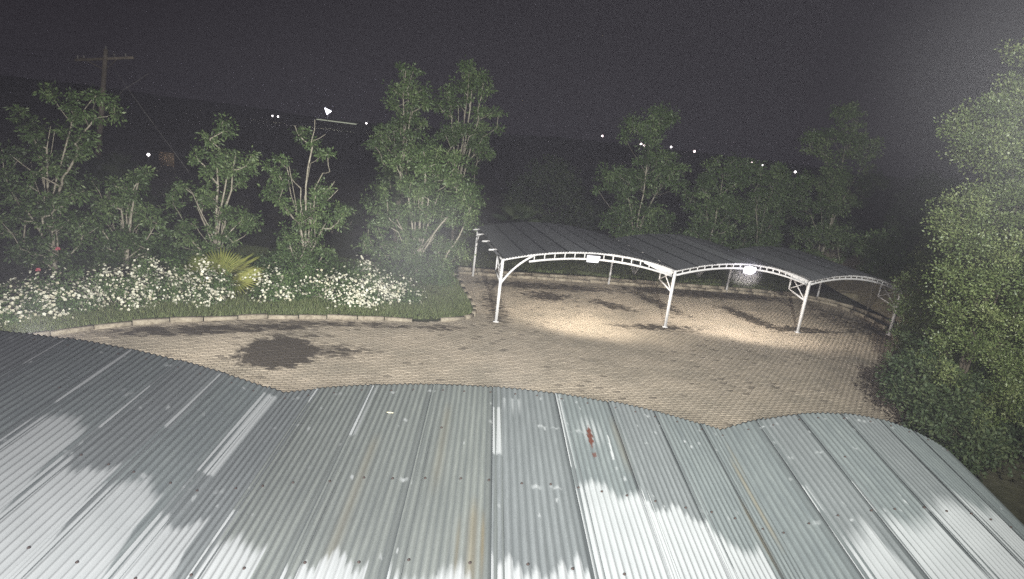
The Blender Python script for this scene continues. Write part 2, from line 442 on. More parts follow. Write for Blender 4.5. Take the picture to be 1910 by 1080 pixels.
# soil of the bed, a little above the paving
bed_poly = kerb_front[1:] + [(-3.4, 29), (-8, 33), (-20, 31), (-30, 24), (-26, 9)]
mb = MB(); P = np.array(bed_poly); n_ = len(P)
gx, gy = np.meshgrid(np.arange(-30, 0, .5), np.arange(8, 33, .5)); gx = gx.ravel(); gy = gy.ravel()
sel = inside(gx, gy, bed_poly)
mb.add(np.c_[np.r_[P, [[-14, 21]]], np.r_[np.full(n_, .045), .16]], t=[(n_, i, (i + 1) % n_) for i in range(n_)])
mb.build('planting_bed', M_BED, None, kind='structure')
mb = MB(); mb.add([(18.9, 23, .0), (21.5, 26, 1.5), (22.5, 44, 1.7), (19.5, 44, .1), (18.7, 34, .05), (18.8, 29, .02)], t=[(0, 1, 5), (1, 2, 4), (1, 4, 5), (2, 3, 4)])
mb.build('sandy_verge', M_SAND, None, kind='structure')
mb = MB(); mb.add([(-3.2, 28.3, -.03), (16, 32.2, -.03), (17.5, 38, -.03), (-8, 38, -.03)], q=[(0, 1, 2, 3)])
mb.build('rear_verge', M_BED, None, kind='structure')

def seg_dist(px, py, pts):
    d = np.full(len(px), 1e9); P = np.array(pts)
    for a, b_ in zip(P[:-1], P[1:]):
        ab = b_ - a; t = np.clip(((px - a[0]) * ab[0] + (py - a[1]) * ab[1]) / (ab @ ab), 0, 1)
        d = np.minimum(d, np.hypot(px - a[0] - t * ab[0], py - a[1] - t * ab[1]))
    return d
def grass(name, poly, n, box, hgt, seed, clear=None, clearance=.12, m=M_GRASS):
    rg = np.random.default_rng(seed)
    x = rg.uniform(box[0], box[1], n); y = rg.uniform(box[2], box[3], n)
    k = inside(x, y, poly)
    if clear is not None: k &= seg_dist(x, y, clear) > clearance
    x, y = x[k], y[k]; n = len(x)
    patch = .5 + .5 * np.sin(x * 1.7 + 1.3 * np.sin(y * 1.1)) * np.sin(y * 1.9 + x * .6)
    h = hgt * (.5 + .8 * patch) * rg.uniform(.5, 1.2, n)
    a = rg.uniform(0, 2 * math.pi, n); wd = rg.uniform(.008, .018, n) * (1 + hgt)
    lean = rg.uniform(.1, .7, n) * h; la = rg.uniform(0, 2 * math.pi, n)
    z0 = .03
    v = np.zeros((n, 3, 3))
    v[:, 0] = np.c_[x - np.cos(a) * wd, y - np.sin(a) * wd, np.full(n, z0)]
    v[:, 1] = np.c_[x + np.cos(a) * wd, y + np.sin(a) * wd, np.full(n, z0)]
    v[:, 2] = np.c_[x + np.cos(la) * lean, y + np.sin(la) * lean, z0 + h]
    f = np.arange(n * 3).reshape(-1, 3)
    obj(name, mesh_np(name, v.reshape(-1, 3), f, m, attrs={'tone': ('FACE', np.clip(rg.normal(.45, .25, n) , 0, 1))}), kind='stuff', label='short rough grass growing behind the kerb of the planting bed' if 'bed' in name else 'rough grass on the verge behind the far carport', category='grass')
grass('bed_grass', bed_poly, 190000, (-16, -1, 11, 27), .17, 7, kerb_front, .11)
grass('verge_grass', [(-3.2, 28.6), (15.5, 32.3), (17.3, 38), (-8, 38)], 60000, (-8, 17.5, 28, 38), .2, 9)

# ------------------------------------------------------------------ corrugated carports
def arch(bays, s, zv):
    s = np.asarray(s, float); z = np.full(s.shape, zv)
    for a, b_, r_ in bays:
        u = (s - a) / (b_ - a); k = (u >= 0) & (u <= 1)
        z = np.where(k, zv + r_ * (1 - (2 * u - 1) ** 2), z)
    return z
def splay(s, t):
    s = np.asarray(s, float)
    return s + t * (-.026 * np.clip(s - 4, 0, 9) ** 1.15 + .028 * np.clip(-s, 0, 3))
A0 = np.array([-3.281, 8.43]); ED = np.array([.99610, .08828]); AX = np.array([-.05807, .99831])
NB = [(-15.6, -7.8, .6), (-7.8, 0, .6), (0, 7, .42), (7, 11.0, .5)]
near_cp = thing('carport', 'near carport of wide corrugated iron vaults streaked with white, filling the foreground below the camera', 'carport', (0, 0, 0))
PITCH = .082
seams = [-8.5, -7.6, -6.7, -5.8, -4.9, -4.0, -3.1, -2.2, -1.5, -.9, -.2, .52, 1.37, 2.3, 3.22, 4.2, 5.07, 5.85, 6.65, 7.57, 8.22, 8.95, 9.65, 10.3, 10.88]
# white areas per sheet: (offset from seam 0..1, start distance t from the front edge, width fraction, jitter)
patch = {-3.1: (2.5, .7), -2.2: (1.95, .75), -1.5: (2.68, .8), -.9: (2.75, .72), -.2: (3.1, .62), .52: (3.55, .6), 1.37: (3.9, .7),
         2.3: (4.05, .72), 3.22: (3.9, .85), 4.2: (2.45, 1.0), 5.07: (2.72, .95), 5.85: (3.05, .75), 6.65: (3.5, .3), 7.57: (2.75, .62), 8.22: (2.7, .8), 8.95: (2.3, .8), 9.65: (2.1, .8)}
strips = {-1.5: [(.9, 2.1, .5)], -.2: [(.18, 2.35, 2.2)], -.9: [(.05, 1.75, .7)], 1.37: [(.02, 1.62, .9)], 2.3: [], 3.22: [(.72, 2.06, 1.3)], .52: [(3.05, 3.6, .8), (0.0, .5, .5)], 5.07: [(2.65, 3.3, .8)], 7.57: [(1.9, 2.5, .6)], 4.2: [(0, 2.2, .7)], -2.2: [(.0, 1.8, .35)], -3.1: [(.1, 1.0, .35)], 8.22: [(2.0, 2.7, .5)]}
rs = np.random.default_rng(11)
T = np.concatenate([np.arange(0, 4.7, .035), np.arange(4.7, 7.6, .25)])
SPP = 8
for i, s0 in enumerate(seams[:-1]):
    s1 = seams[i + 1]; wdt = s1 - s0 + .12
    nw = max(3, round(wdt / PITCH)); pit = wdt / nw
    cols = np.arange(nw * SPP + 1) / SPP
    sl = s0 - .03 + cols * pit
    u = (cols / nw)
    lift = .008 * (1 - u) + .002
    phase = cols * 2 * math.pi
    cor = .0105 * np.cos(phase)
    cor += .004 * np.cos(2 * phase + 1) * 0
    zz = arch(NB, sl, 2.4) + lift + cor
    dz = rs.normal(0, .004); t0 = rs.uniform(-.02, .03)
    Sx, Ty = np.meshgrid(sl, T + t0 * (T < 1))
    Zx = np.broadcast_to(zz, Sx.shape) + .004 * np.sin(Ty * 2.1 + s0 * 3) + dz * .3
    Sw = splay(Sx, Ty); X = A0[0] + Sw * ED[0] - Ty * AX[0]; Y = A0[1] + Sw * ED[1] - Ty * AX[1]
    v = np.c_[X.ravel(), Y.ravel(), Zx.ravel()]
    nc, nr = len(sl), len(T)
    ii = np.arange(nr - 1)[:, None] * nc + np.arange(nc - 1)[None, :]
    q = np.stack([ii, ii + nc, ii + nc + 1, ii + 1], -1).reshape(-1, 4)
    # white areas and stains
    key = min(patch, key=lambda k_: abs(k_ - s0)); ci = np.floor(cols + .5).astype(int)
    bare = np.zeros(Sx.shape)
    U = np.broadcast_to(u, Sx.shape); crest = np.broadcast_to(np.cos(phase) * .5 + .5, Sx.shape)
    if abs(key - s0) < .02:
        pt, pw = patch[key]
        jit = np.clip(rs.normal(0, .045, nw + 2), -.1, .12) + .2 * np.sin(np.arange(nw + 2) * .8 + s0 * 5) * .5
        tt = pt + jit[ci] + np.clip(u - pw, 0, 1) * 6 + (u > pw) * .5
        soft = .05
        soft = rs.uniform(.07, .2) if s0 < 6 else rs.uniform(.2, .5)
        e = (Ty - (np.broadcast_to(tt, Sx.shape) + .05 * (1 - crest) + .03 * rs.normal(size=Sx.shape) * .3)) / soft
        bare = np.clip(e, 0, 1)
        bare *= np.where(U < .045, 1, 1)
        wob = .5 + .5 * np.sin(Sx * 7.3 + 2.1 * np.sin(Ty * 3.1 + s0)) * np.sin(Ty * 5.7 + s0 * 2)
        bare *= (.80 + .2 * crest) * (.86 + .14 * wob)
        # right-hand band of the sheet stays darker
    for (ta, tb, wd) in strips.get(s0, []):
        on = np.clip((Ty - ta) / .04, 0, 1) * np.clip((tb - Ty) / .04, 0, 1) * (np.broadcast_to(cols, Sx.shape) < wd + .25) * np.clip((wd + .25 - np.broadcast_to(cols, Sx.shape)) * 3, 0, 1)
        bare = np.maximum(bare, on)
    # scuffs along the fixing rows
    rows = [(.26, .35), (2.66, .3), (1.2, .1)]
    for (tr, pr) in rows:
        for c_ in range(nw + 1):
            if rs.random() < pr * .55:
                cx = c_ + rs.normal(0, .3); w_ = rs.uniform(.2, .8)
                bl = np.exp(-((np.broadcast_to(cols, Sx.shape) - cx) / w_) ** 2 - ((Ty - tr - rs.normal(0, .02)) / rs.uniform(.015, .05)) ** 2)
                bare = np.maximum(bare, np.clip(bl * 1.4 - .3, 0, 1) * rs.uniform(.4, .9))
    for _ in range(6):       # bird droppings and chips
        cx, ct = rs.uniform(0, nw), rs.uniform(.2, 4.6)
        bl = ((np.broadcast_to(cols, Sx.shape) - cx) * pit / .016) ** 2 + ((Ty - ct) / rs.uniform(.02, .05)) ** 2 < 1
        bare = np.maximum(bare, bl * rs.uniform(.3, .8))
    rust = np.zeros(Sx.shape); och = np.zeros(Sx.shape)
    if s0 == 4.2:
        for (a_, b_, wv, tv) in ((.42, 1.0, .055, .4), (.28, 1.25, .07, .3), (.5, 1.15, .05, .45)):
            pass
        dS = Sx - (4.575 - .035 * (Ty - .9))
        wv = .045 * np.clip(np.sin((Ty - .98) / .66 * math.pi), 0, 1) * (1 + .4 * np.sin(Ty * 40))
        rust = np.clip((wv - np.abs(dS)) / .012, 0, 1) * (Ty > .98) * (Ty < 1.64)
        rust = np.maximum(rust, (np.hypot((Sx - 4.55) / .03, (Ty - 1.78) / .06) < 1) * .8)
        halo = np.exp(-((Sx - 4.6) / .22) ** 2 - ((Ty - 1.15) / .5) ** 2)
        bare = np.maximum(bare, np.clip(halo * 1.5 - .55, 0, 1) * (crest > .35) * .75)
        bare = np.maximum(bare, (np.abs(Sx - 4.83 + .05 * (Ty - 1.5)) < .014) * (Ty > 1.2) * (Ty < 1.85))
    if abs(s0 - 3.22) < .01:
        for (sc_, ta, tb) in ((3.36, .38, .9), (3.48, .35, 1.0), (3.58, .36, .95)):
            bare = np.maximum(bare, .55 * np.exp(-((Sx - sc_) / .022) ** 2) * np.clip((Ty - ta) / .05, 0, 1) * np.clip((tb - Ty) / .4, 0, 1))
    for (sc_, ta, tb, wv, am) in ((3.0, 2.9, 4.6, .045, .55), (3.1, 3.1, 4.3, .02, .75), (2.86, 3.2, 4.5, .02, .4), (6.86, .9, 3.1, .035, .6), (6.6, 2.0, 3.6, .03, .5), (1.7, 1.5, 4.4, .06, .25), (2.55, .6, 3.0, .06, .22), (6.95, .4, 1.6, .03, .4), (5.0, .5, 2.2, .05, .25)):
        och = np.maximum(och, .65 * am * np.exp(-((Sx - sc_) / wv) ** 2) * np.clip((Ty - ta) / .4, 0, 1) * np.clip((tb - Ty) / .5, 0, 1))
    darker = np.clip((U - .8) / .05, 0, 1) * .55 + (1 - crest) ** 4 * .75  # right-hand band darker; shade of the troughs painted into the colour
    darker = np.clip(darker, 0, 1) * np.ones(Sx.shape)
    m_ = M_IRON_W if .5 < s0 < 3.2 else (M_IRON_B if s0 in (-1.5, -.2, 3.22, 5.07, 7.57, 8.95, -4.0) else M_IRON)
    me = mesh_np('roof_sheet', v, q, m_, True, attrs={k_: ('POINT', a_.ravel()) for k_, a_ in dict(bare=bare, rust=rust, ochre=och, darker=darker * (1 - np.clip(bare, 0, 1))).items()})
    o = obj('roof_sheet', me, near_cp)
    md = o.modifiers.new('gauge', 'SOLIDIFY'); md.thickness = .0025; md.offset = -1
def near_pt(s, t, dz=0):
    sw = float(splay(s, t))
    return (A0[0] + sw * ED[0] - t * AX[0], A0[1] + sw * ED[1] - t * AX[1], float(arch(NB, s, 2.4)) + dz)
mb = MB(); mb.tube([(0, 0, -.004), (0, 0, .004)], .014, 8); mb.tube([(0, 0, .004), (0, 0, .012)], .008, 6)
scr = mb.build('screw', M_SCREW, near_cp); first = True
for (tr, s_a, s_b, stp) in ((.27, -3.4, 10.8, .38), (2.66, -1.4, 10.2, .345), (4.0, -1.0, 6, .5), (1.45, -2.4, 10.2, 5.3)):
    s_ = s_a
    while s_ < s_b:
        o = scr if first else scr.copy()
        if not first: link(o, near_cp)
        first = False
        k_ = max(k for k in range(len(seams)) if seams[k] <= s_ + .001)
        wdt = seams[min(k_ + 1, len(seams) - 1)] - seams[k_] + .12; pit = wdt / max(3, round(wdt / PITCH))
        ss = seams[k_] - .03 + round((s_ - seams[k_] + .03) / pit) * pit
        p = near_pt(ss, tr + rs.normal(0, .02), .03)
        o.location = p; o.rotation_euler = (rs.normal(0, .1), rs.normal(0, .1), 0)
        s_ += stp * rs.uniform(.9, 1.1)
# frame under the near roof
for t_ in (.12, 2.66, 5.2):
    for (a_, b_, r_) in NB[1:]:
        ss = np.linspace(a_ + .02, b_ - .02, 25)
        mb = MB()
        mb.tube([near_pt(s, t_, -.06) for s in ss], .022, square=True, cap=True)
        mb.tube([near_pt(s, t_, -.26) for s in ss], .022, square=True)
        for s in ss[1:-1:2]: mb.tube([near_pt(s, t_, -.25), near_pt(s, t_, -.07)], .012, square=True)
        mb.build('roof_truss', M_WHITE, near_cp)
for s in (-7.8, 0, 7, 10.95):
    for t_ in (.12, 5.2):
        p = near_pt(s, t_); mb = MB(); mb.tube([(p[0], p[1], 0), (p[0], p[1], p[2] - .06)], .05, square=True); mb.build('post', M_WHITE, near_cp)
mb = MB(); mb.sph((0, 0, 0), .03, (2.2, .6, .25)); scrap = mb.build('paper_scrap', M_PETAL); scrap.location = near_pt(1.77, 1.0, .02); scrap.rotation_euler = (0, .2, .5)
scrap['label'] = 'small white scrap lying on the middle vault of the near carport roof'; scrap['category'] = 'litter'

# ---- far carport
far_cp = thing('carport', 'far white steel carport with arched trusses and old iron roof across the yard', 'carport', (0, 0, 0))
FP = np.array([(-.45, 20.72), (6.15, 22.75), (12.14, 24.42), (16.9, 25.92)]); FH = [2.3, 2.27, 2.21, 2.08]
RP = np.array([(-1.88, 27.07), (4.7, 28.93), (11.04, 30.48), (16.46, 31.89)])
RIS = [.47, .5, .43]
def far_pt(bay, u, v, dz=0):
    """bay index, u across 0..1, v from front 0 to rear 1"""
    f = FP[bay] + (FP[bay + 1] - FP[bay]) * u; r_ = RP[bay] + (RP[bay + 1] - RP[bay]) * u
    p = f + (r_ - f) * v
    z = FH[bay] + (FH[bay + 1] - FH[bay]) * u + RIS[bay] * (1 - (2 * u - 1) ** 2)
    return np.array([p[0], p[1], z - .1 * v + dz])
for bay in range(3):
    wid = np.linalg.norm(FP[bay + 1] - FP[bay]); ns = max(4, round(wid / .8))
    for k in range(ns):
        u0, u1 = k / ns, (k + 1) / ns + (.012 if k < ns - 1 else 0)
        nw = 8; us = np.linspace(u0, u1, nw * 6 + 1); vs = np.linspace(-.035, 1.05, 12)
        ph = np.linspace(0, nw * 2 * math.pi, nw * 6 + 1)
        pts = []
        for v_ in vs:
            for u_, p_ in zip(us, ph):
                pts.append(far_pt(bay, min(u_, 1), v_, .07 + .014 * math.cos(p_) + .014 * (1 - (u_ - u0) / (u1 - u0)) + .0))
        nc = len(us); ii = np.arange(len(vs) - 1)[:, None] * nc + np.arange(nc - 1)[None, :]
        q = np.stack([ii, ii + 1, ii + nc + 1, ii + nc], -1).reshape(-1, 4)
        z_ = np.zeros(len(pts)); lastcol = np.tile(np.linspace(0, 1, nc), len(vs))
        br = rs.random() < .4
        bare = np.where((lastcol < .03), .35, 0) + (rs.uniform(.05, .3) if br else 0)
        me = mesh_np('roof_sheet', np.array(pts), q, M_IRON_FAR, True, attrs=dict(bare=('POINT', bare * 1.0), rust=('POINT', z_), ochre=('POINT', z_), darker=('POINT', (lastcol > .86) * .9 * 1.0)))
        obj('roof_sheet', me, far_cp)
    # front truss: two chords and the little uprights
    us = np.linspace(.0, 1, 33)
    mb = MB(); mb.tube([far_pt(bay, u, 0, 0) for u in us], .036, square=True); mb.build('upper_chord', M_WHITE, far_cp)
    lo0 = .14 if bay == 0 else .012
    us2 = np.linspace(lo0, .985, 31)
    dp = (.23, .17, .13)[bay]
    mb = MB(); mb.tube([far_pt(bay, u, 0, -dp) for u in us2], .034, square=True); mb.build('lower_chord', M_WHITE, far_cp)
    nst = (18, 20, 17)[bay]
    for k in range(1, nst):
        u = k / nst
        if u < lo0: continue
        mb = MB(); mb.tube([far_pt(bay, u, 0, -dp + .034), far_pt(bay, u, 0, -.034)], .018, square=True); mb.build('strut', M_WHITE, far_cp)
    # gusset sheet at the right-hand end
    ug = np.linspace(.8 if bay < 2 else .9, .985, 8)
    up_ = [far_pt(bay, u, .006, .02) for u in ug]; lo_ = [far_pt(bay, u, .006, -dp * (.15 + .75 * min(1, (i_ + 1) / 5))) for i_, u in enumerate(ug)]
    v = np.array([p + np.array([0, -.055, 0]) for p in up_ + lo_] + [p + np.array([0, -.035, 0]) for p in up_ + lo_])
    n8 = 8; q = []
    for i_ in range(7):
        q += [(i_, i_ + 1, n8 + i_ + 1, n8 + i_), (16 + i_, 16 + n8 + i_, 16 + n8 + i_ + 1, 16 + i_ + 1), (i_, 16 + i_, 17 + i_, i_ + 1), (n8 + i_, n8 + i_ + 1, 17 + n8 + i_, 16 + n8 + i_)]
    mb = MB(); mb.add(v, q); mb.build('gusset_plate', M_WHITE, far_cp)
    # arched rafters further back, their ends stick out at the left
    for v_ in (.28, .55, .8, 1.0):
        mb = MB(); pts = [far_pt(bay, u, v_, -.0) for u in np.linspace(0, 1, 17)]
        if bay == 0: pts = [pts[0] + np.array([-.22, -.05, -.02])] + pts
        mb.tube(pts, .03, square=True); mb.build('rafter', M_WHITE, far_cp)
# posts, side trusses
BD = (RP[0] - FP[0]); BD = BD / np.linalg.norm(BD)
for k in range(4):
    f = FP[k]; h = FH[k]
    mb = MB(); mb.tube([(f[0] + .02, f[1], 0), (f[0], f[1], h + .02)], .05, square=True); mb.build('post', M_WHITE, far_cp)
    mb = MB(); mb.box((f[0] + .02, f[1], .006), (.2, .2, .012)); mb.build('base_plate', M_WHITE, far_cp)
    # braced box hanging behind the head of the post
    back = 1.05 if k else .8
    d = np.array([BD[0] - .06, BD[1]]) * back; top = h - .02; bot = h - .82
    q0 = np.array([f[0], f[1], top]); q1 = np.array([f[0] + d[0], f[1] + d[1], top])
    q2 = np.array([f[0] + d[0], f[1] + d[1], bot + .22]); q3 = np.array([f[0], f[1], bot])
    br = bpy.data.objects.new('side_bracket', None); link(br, far_cp)
    for a_, b_ in ((q0, q1), (q1, q2), (q2, q3)):
        mb = MB(); mb.tube([a_, b_], .026, square=True); mb.build('bracket_bar', M_WHITE, br)
    for a_, b_ in ((q0, q2), (q1, q3)):
        mb = MB(); mb.tube([a_, b_], .016, square=True); mb.build('bracket_diagonal', M_WHITE, br)
    r_ = RP[k]
    mb = MB(); mb.tube([(r_[0], r_[1], 0), (r_[0], r_[1], h - .12)], .042, square=True); mb.build('post', M_WHITE, far_cp)
    mb = MB(); mb.tube([(f[0], f[1], h - .03), (r_[0], r_[1], h - .13)], .035, square=True); mb.build('side_beam', M_DARKSTEEL if k == 0 else M_WHITE, far_cp)
    e_ = r_ + (f - r_) * .09
    mb = MB(); mb.tube([(r_[0], r_[1], h - .75), (e_[0], e_[1], h - .2)], .02, square=True); mb.build('rear_brace', M_WHITE, far_cp)
# curved knee brace right of the first post
mb = MB(); pts = []
for a_ in np.linspace(0, 1, 12):
    top = far_pt(0, .165, 0, -.02); bt = np.array([FP[0][0] + .03, FP[0][1], 1.45]); c_ = np.array([FP[0][0] + .38, FP[0][1] + .1, 2.12])
    pts.append((1 - a_) ** 2 * bt + 2 * a_ * (1 - a_) * c_ + a_ * a_ * top)
mb.tube(pts, .032, square=True); mb.build('knee_brace', M_WHITE, far_cp)

def floodlamp(bay, u, label, lit, power, col):
    p = far_pt(bay, u, 0, -.16) + np.array([0, -.12, 0])
    t = thing('floodlight', label, 'floodlight', tuple(p), .2, 'floodlights on the far carport')
    mb = MB()
    v = [(-.2, .1, .15), (.2, .1, .15), (.26, -.08, .1), (-.26, -.08, .1), (-.14, .13, .0), (.14, .13, .0), (.22, -.02, -.16), (-.22, -.02, -.16)]
    mb.add(v, [(0, 1, 2, 3), (4, 7, 6, 5), (0, 4, 5, 1), (1, 5, 6, 2), (3, 7, 4, 0)])
    mb.build('housing', M_WHITE, t)
    mb = MB(); mb.add([(-.255, -.083, .095), (.255, -.083, .095), (.215, -.023, -.158), (-.215, -.023, -.158), (0, -.16, -.05)], t=[(0, 4, 1), (1, 4, 2), (2, 4, 3), (3, 4, 0)])
    if lit:
        mb = MB(); mb.sph((0, -.05, -.03), 1, (.27, .1, .16), 14, 10)
    mb.build('lens', M_LAMP if lit else M_LAMPDIM, t)
    mb = MB(); mb.tube([(0, .12, .1), (0, .14, .2)], .018); mb.build('mounting_arm', M_WHITE, t)
    aim = (p[0] + .3, p[1] + 2.6, 0)
    s = spot('floodlight_beam', (p[0], p[1] - .22, p[2] - .12), aim, power, 168, .45, col, .1)
    if lit:
        pd = bpy.data.lights.new('halo_light', 'POINT'); pd.energy = 22; pd.color = (.86, .8, 1); pd.shadow_soft_size = .15  # extra point light added to make the halo around the lens
        po = bpy.data.objects.new('halo_light', pd); COL.objects.link(po); po.location = (p[0], p[1] - .5, p[2] - .05)
    return t
floodlamp(0, .49, 'white floodlight under the leftmost arch of the far carport, its beam pointing down', False, 600, (1, .9, .76))
floodlamp(1, .51, 'dazzling bright floodlight at the top of the middle arch of the far carport', True, 860, (1, .9, .78))

for (ss, aim, pw, lb) in ((-3.9, (-11.5, 22, 4.0), 4600, 'white floodlight under the left vault of the near carport, facing the trees'),
                      (3.5, (0.3, 25, 3.2), 1500, 'white floodlight under the middle vault of the near carport, facing the far one')):
    p = near_pt(ss, -.06, -.3)
    t = thing('floodlight', lb, 'floodlight', p, 0, 'floodlights under the near carport')
    mb = MB(); mb.box((0, 0, 0), (.3, .12, .2)); mb.build('housing', M_WHITE, t)
    mb = MB(); mb.box((0, .066, 0), (.26, .012, .16)); mb.build('lens', M_LAMP, t)
    spot('near_carport_beam', (p[0], p[1] + .14, p[2]), aim, pw, 128, 1.0, (1, .98, .9), .09)

# ------------------------------------------------------------------ trees
def skeleton(rg, base, stems, H, clumps):
    """grow limbs from stems towards every clump centre; returns nodes, parents, radii"""
    P = [np.array(base, float)]; par = [-1]
    for (dx, dy, hh) in stems:
        prev = 0; n = 7
        tip = np.array([base[0] + dx, base[1] + dy, base[2] + hh])
        off = rg.normal(0, .08, 2)
        for i in range(1, n + 1):
            a = i / n
            q = np.array(base) * (1 - a) + tip * a
            q[:2] += off * math.sin(a * math.pi) + rg.normal(0, .03, 2)
            q[:2] -= np.array([dx, dy]) * .25 * math.sin(a * math.pi)
            P.append(q); par.append(prev); prev = len(P) - 1
    order = np.argsort([np.linalg.norm(c[:2] - np.array(base[:2])) + .25 * c[2] for c in clumps])
    ends = []
    for ci in order:
        c = clumps[ci]; A = np.array(P)
        d = A - c; hd = np.hypot(d[:, 0], d[:, 1]); dz = c[2] - A[:, 2]
        cost = np.sqrt(hd ** 2 + dz ** 2) + 2.0 * np.maximum(0, .55 * hd - dz) + (A[:, 2] < base[2] + .25) * .5
        j = int(np.argmin(cost)); n = max(2, int(np.ceil(cost[j] / .55))); prev = j
        s_ = A[j]; ctrl = s_ * .5 + c * .5 + np.array([0, 0, -.12 * hd[j]]) + rg.normal(0, .06, 3)
        for i in range(1, n + 1):
            a = i / n
            q = (1 - a) ** 2 * s_ + 2 * a * (1 - a) * ctrl + a * a * c
            P.append(q); par.append(prev); prev = len(P) - 1
        ends.append(prev)
    n = len(P); w = np.zeros(n); has = np.zeros(n, bool)
    for i in range(n - 1, 0, -1):
        if w[i] == 0: w[i] = 1
        w[par[i]] += w[i]
    rad = .0095 * np.sqrt(np.maximum(w, 1)) ** .98
    return np.array(P), par, rad

def limbs(P, par, rad, rscale=1.0, minr=0):
    v, q = [], []; n = 0
    for i in range(1, len(P)):
        a, b_ = P[par[i]], P[i]
        r0, r1 = min(rad[par[i]], rad[i] * 1.35) * rscale, rad[i] * rscale
        if r1 < minr: continue
        k = 5 if r1 > .02 else 3
        t = b_ - a; L = np.linalg.norm(t)
        if L < 1e-5: continue
        t = t / L; ref = np.array([1.0, 0, 0]) if abs(t[2]) > .8 else np.array([0, 0, 1.0])
        x = np.cross(t, ref); x /= np.linalg.norm(x); y = np.cross(t, x)
        an = np.arange(k) * 2 * math.pi / k
        ring = np.cos(an)[:, None] * x + np.sin(an)[:, None] * y
        v.append(a - t * r0 * .3 + ring * r0); v.append(b_ + ring * r1)
        for j in range(k): q.append((n + j, n + (j + 1) % k, n + k + (j + 1) % k, n + k + j))
        n += 2 * k
    return np.concatenate(v), np.array(q)

def leaves(rg, centers, radii, per, ln, wd, droop=.5, flat=.75):
    """leaf-sized folded blades gathered in clumps"""
    n = len(centers) * per
    c = np.repeat(np.asarray(centers), per, 0); r_ = np.repeat(np.asarray(radii), per)
    d = rg.normal(size=(n, 3)); d /= np.linalg.norm(d, axis=1)[:, None]
    rr = r_ * rg.random(n) ** .45
    # uneven clumps: twigs pull leaves together
    tw = rg.normal(size=(len(centers) * 7, 3)); tw /= np.linalg.norm(tw, axis=1)[:, None]
    pick = (np.repeat(np.arange(len(centers)), per) * 7 + rg.integers(0, 7, n))
    d = d * .55 + tw[pick] * .75
    p = c + d * rr[:, None] * np.array([1, 1, flat])
    ax = d + rg.normal(0, .5, (n, 3)); ax[:, 2] -= droop
    ax /= np.linalg.norm(ax, axis=1)[:, None]
    sd = np.cross(ax, rg.normal(size=(n, 3))); sd /= np.linalg.norm(sd, axis=1)[:, None] + 1e-9
    nn = np.cross(ax, sd)
    L = ln * rg.uniform(.6, 1.25, n)[:, None]; W = wd * rg.uniform(.7, 1.2, n)[:, None]
    v = np.stack([p, p + ax * L * .45 + sd * W + nn * W * .25, p + ax * L, p + ax * L * .45 - sd * W + nn * W * .25], 1)
    f = np.arange(n * 4).reshape(-1, 4)
    ctone = np.repeat(rg.normal(0, .15, len(centers)) + rg.uniform(-.1, .12), per)
    tone = np.clip(.48 + ctone + rg.normal(0, .22, n), 0, 1)
    return v.reshape(-1, 3), f, tone

def lobes_to_clumps(rg, lobes, n):
    vol = np.array([l[3] * l[4] * l[5] for l in lobes]); vol = vol ** .8; vol /= vol.sum()
    out = []
    for l, fr in zip(lobes, vol):
        m = max(2, int(round(n * fr)))
        d = rg.normal(size=(m, 3)); d /= np.linalg.norm(d, axis=1)[:, None]
        rr = rg.uniform(.35, 1.0, m) ** .6
        out.append(np.array(l[:3]) + d * rr[:, None] * np.array(l[3:6]))
    return np.concatenate(out)

TG = {}
def tree(name, label, cat, loc, seed, lobes, stems, n_cl=70, per=110, cr=.36, ln=.13, wd=.025, lm=None, group=None, droop=.35, bare=(), trunk_scale=1.7):
    rg = np.random.default_rng(seed)
    root = thing(name, label, cat, (*loc, 0), 0, group)
    lobes = [(l[0], l[1], l[2], l[3] * (1.05 if seed in (25, 26, 27) else .86 if l[2] < 4 else .95), l[4], l[5]) for l in lobes]
    for l in lobes[:5]:
        for _ in range(1 if cat == 'tree' and seed < 30 else 0): stems = list(stems) + [(l[0] * .8 + rg.normal(0, .25), l[1] + rg.normal(0, .15), l[2] + l[5] * .5)]
    if seed in (21, 22, 23, 24): n_cl = int(n_cl * .85); cr *= .93
    cl = lobes_to_clumps(rg, lobes, n_cl); cl[:, 2] = np.maximum(cl[:, 2], .35)
    H = cl[:, 2].max()
    allc = list(cl) + [np.array(b_) for b_ in bare]
    P, par, rad = skeleton(rg, (0, 0, -.05), stems, H, allc)
    v, q = limbs(P, par, rad, trunk_scale)
    obj('trunk', mesh_np('trunk', v, q, M_BARK_DK if seed in (41, 42, 43, 44, 45, 46) else M_BARK, True), root)
    rr = rg.uniform(.6, 1.25, len(cl)) * cr
    v, f, tone = leaves(rg, cl, rr, int(per * 1.2), ln * 1.05, wd * 1.2, droop)
    obj('crown', mesh_np('crown', v, f, lm or M_LEAF, attrs={'tone': ('FACE', tone)}), root)
    return root

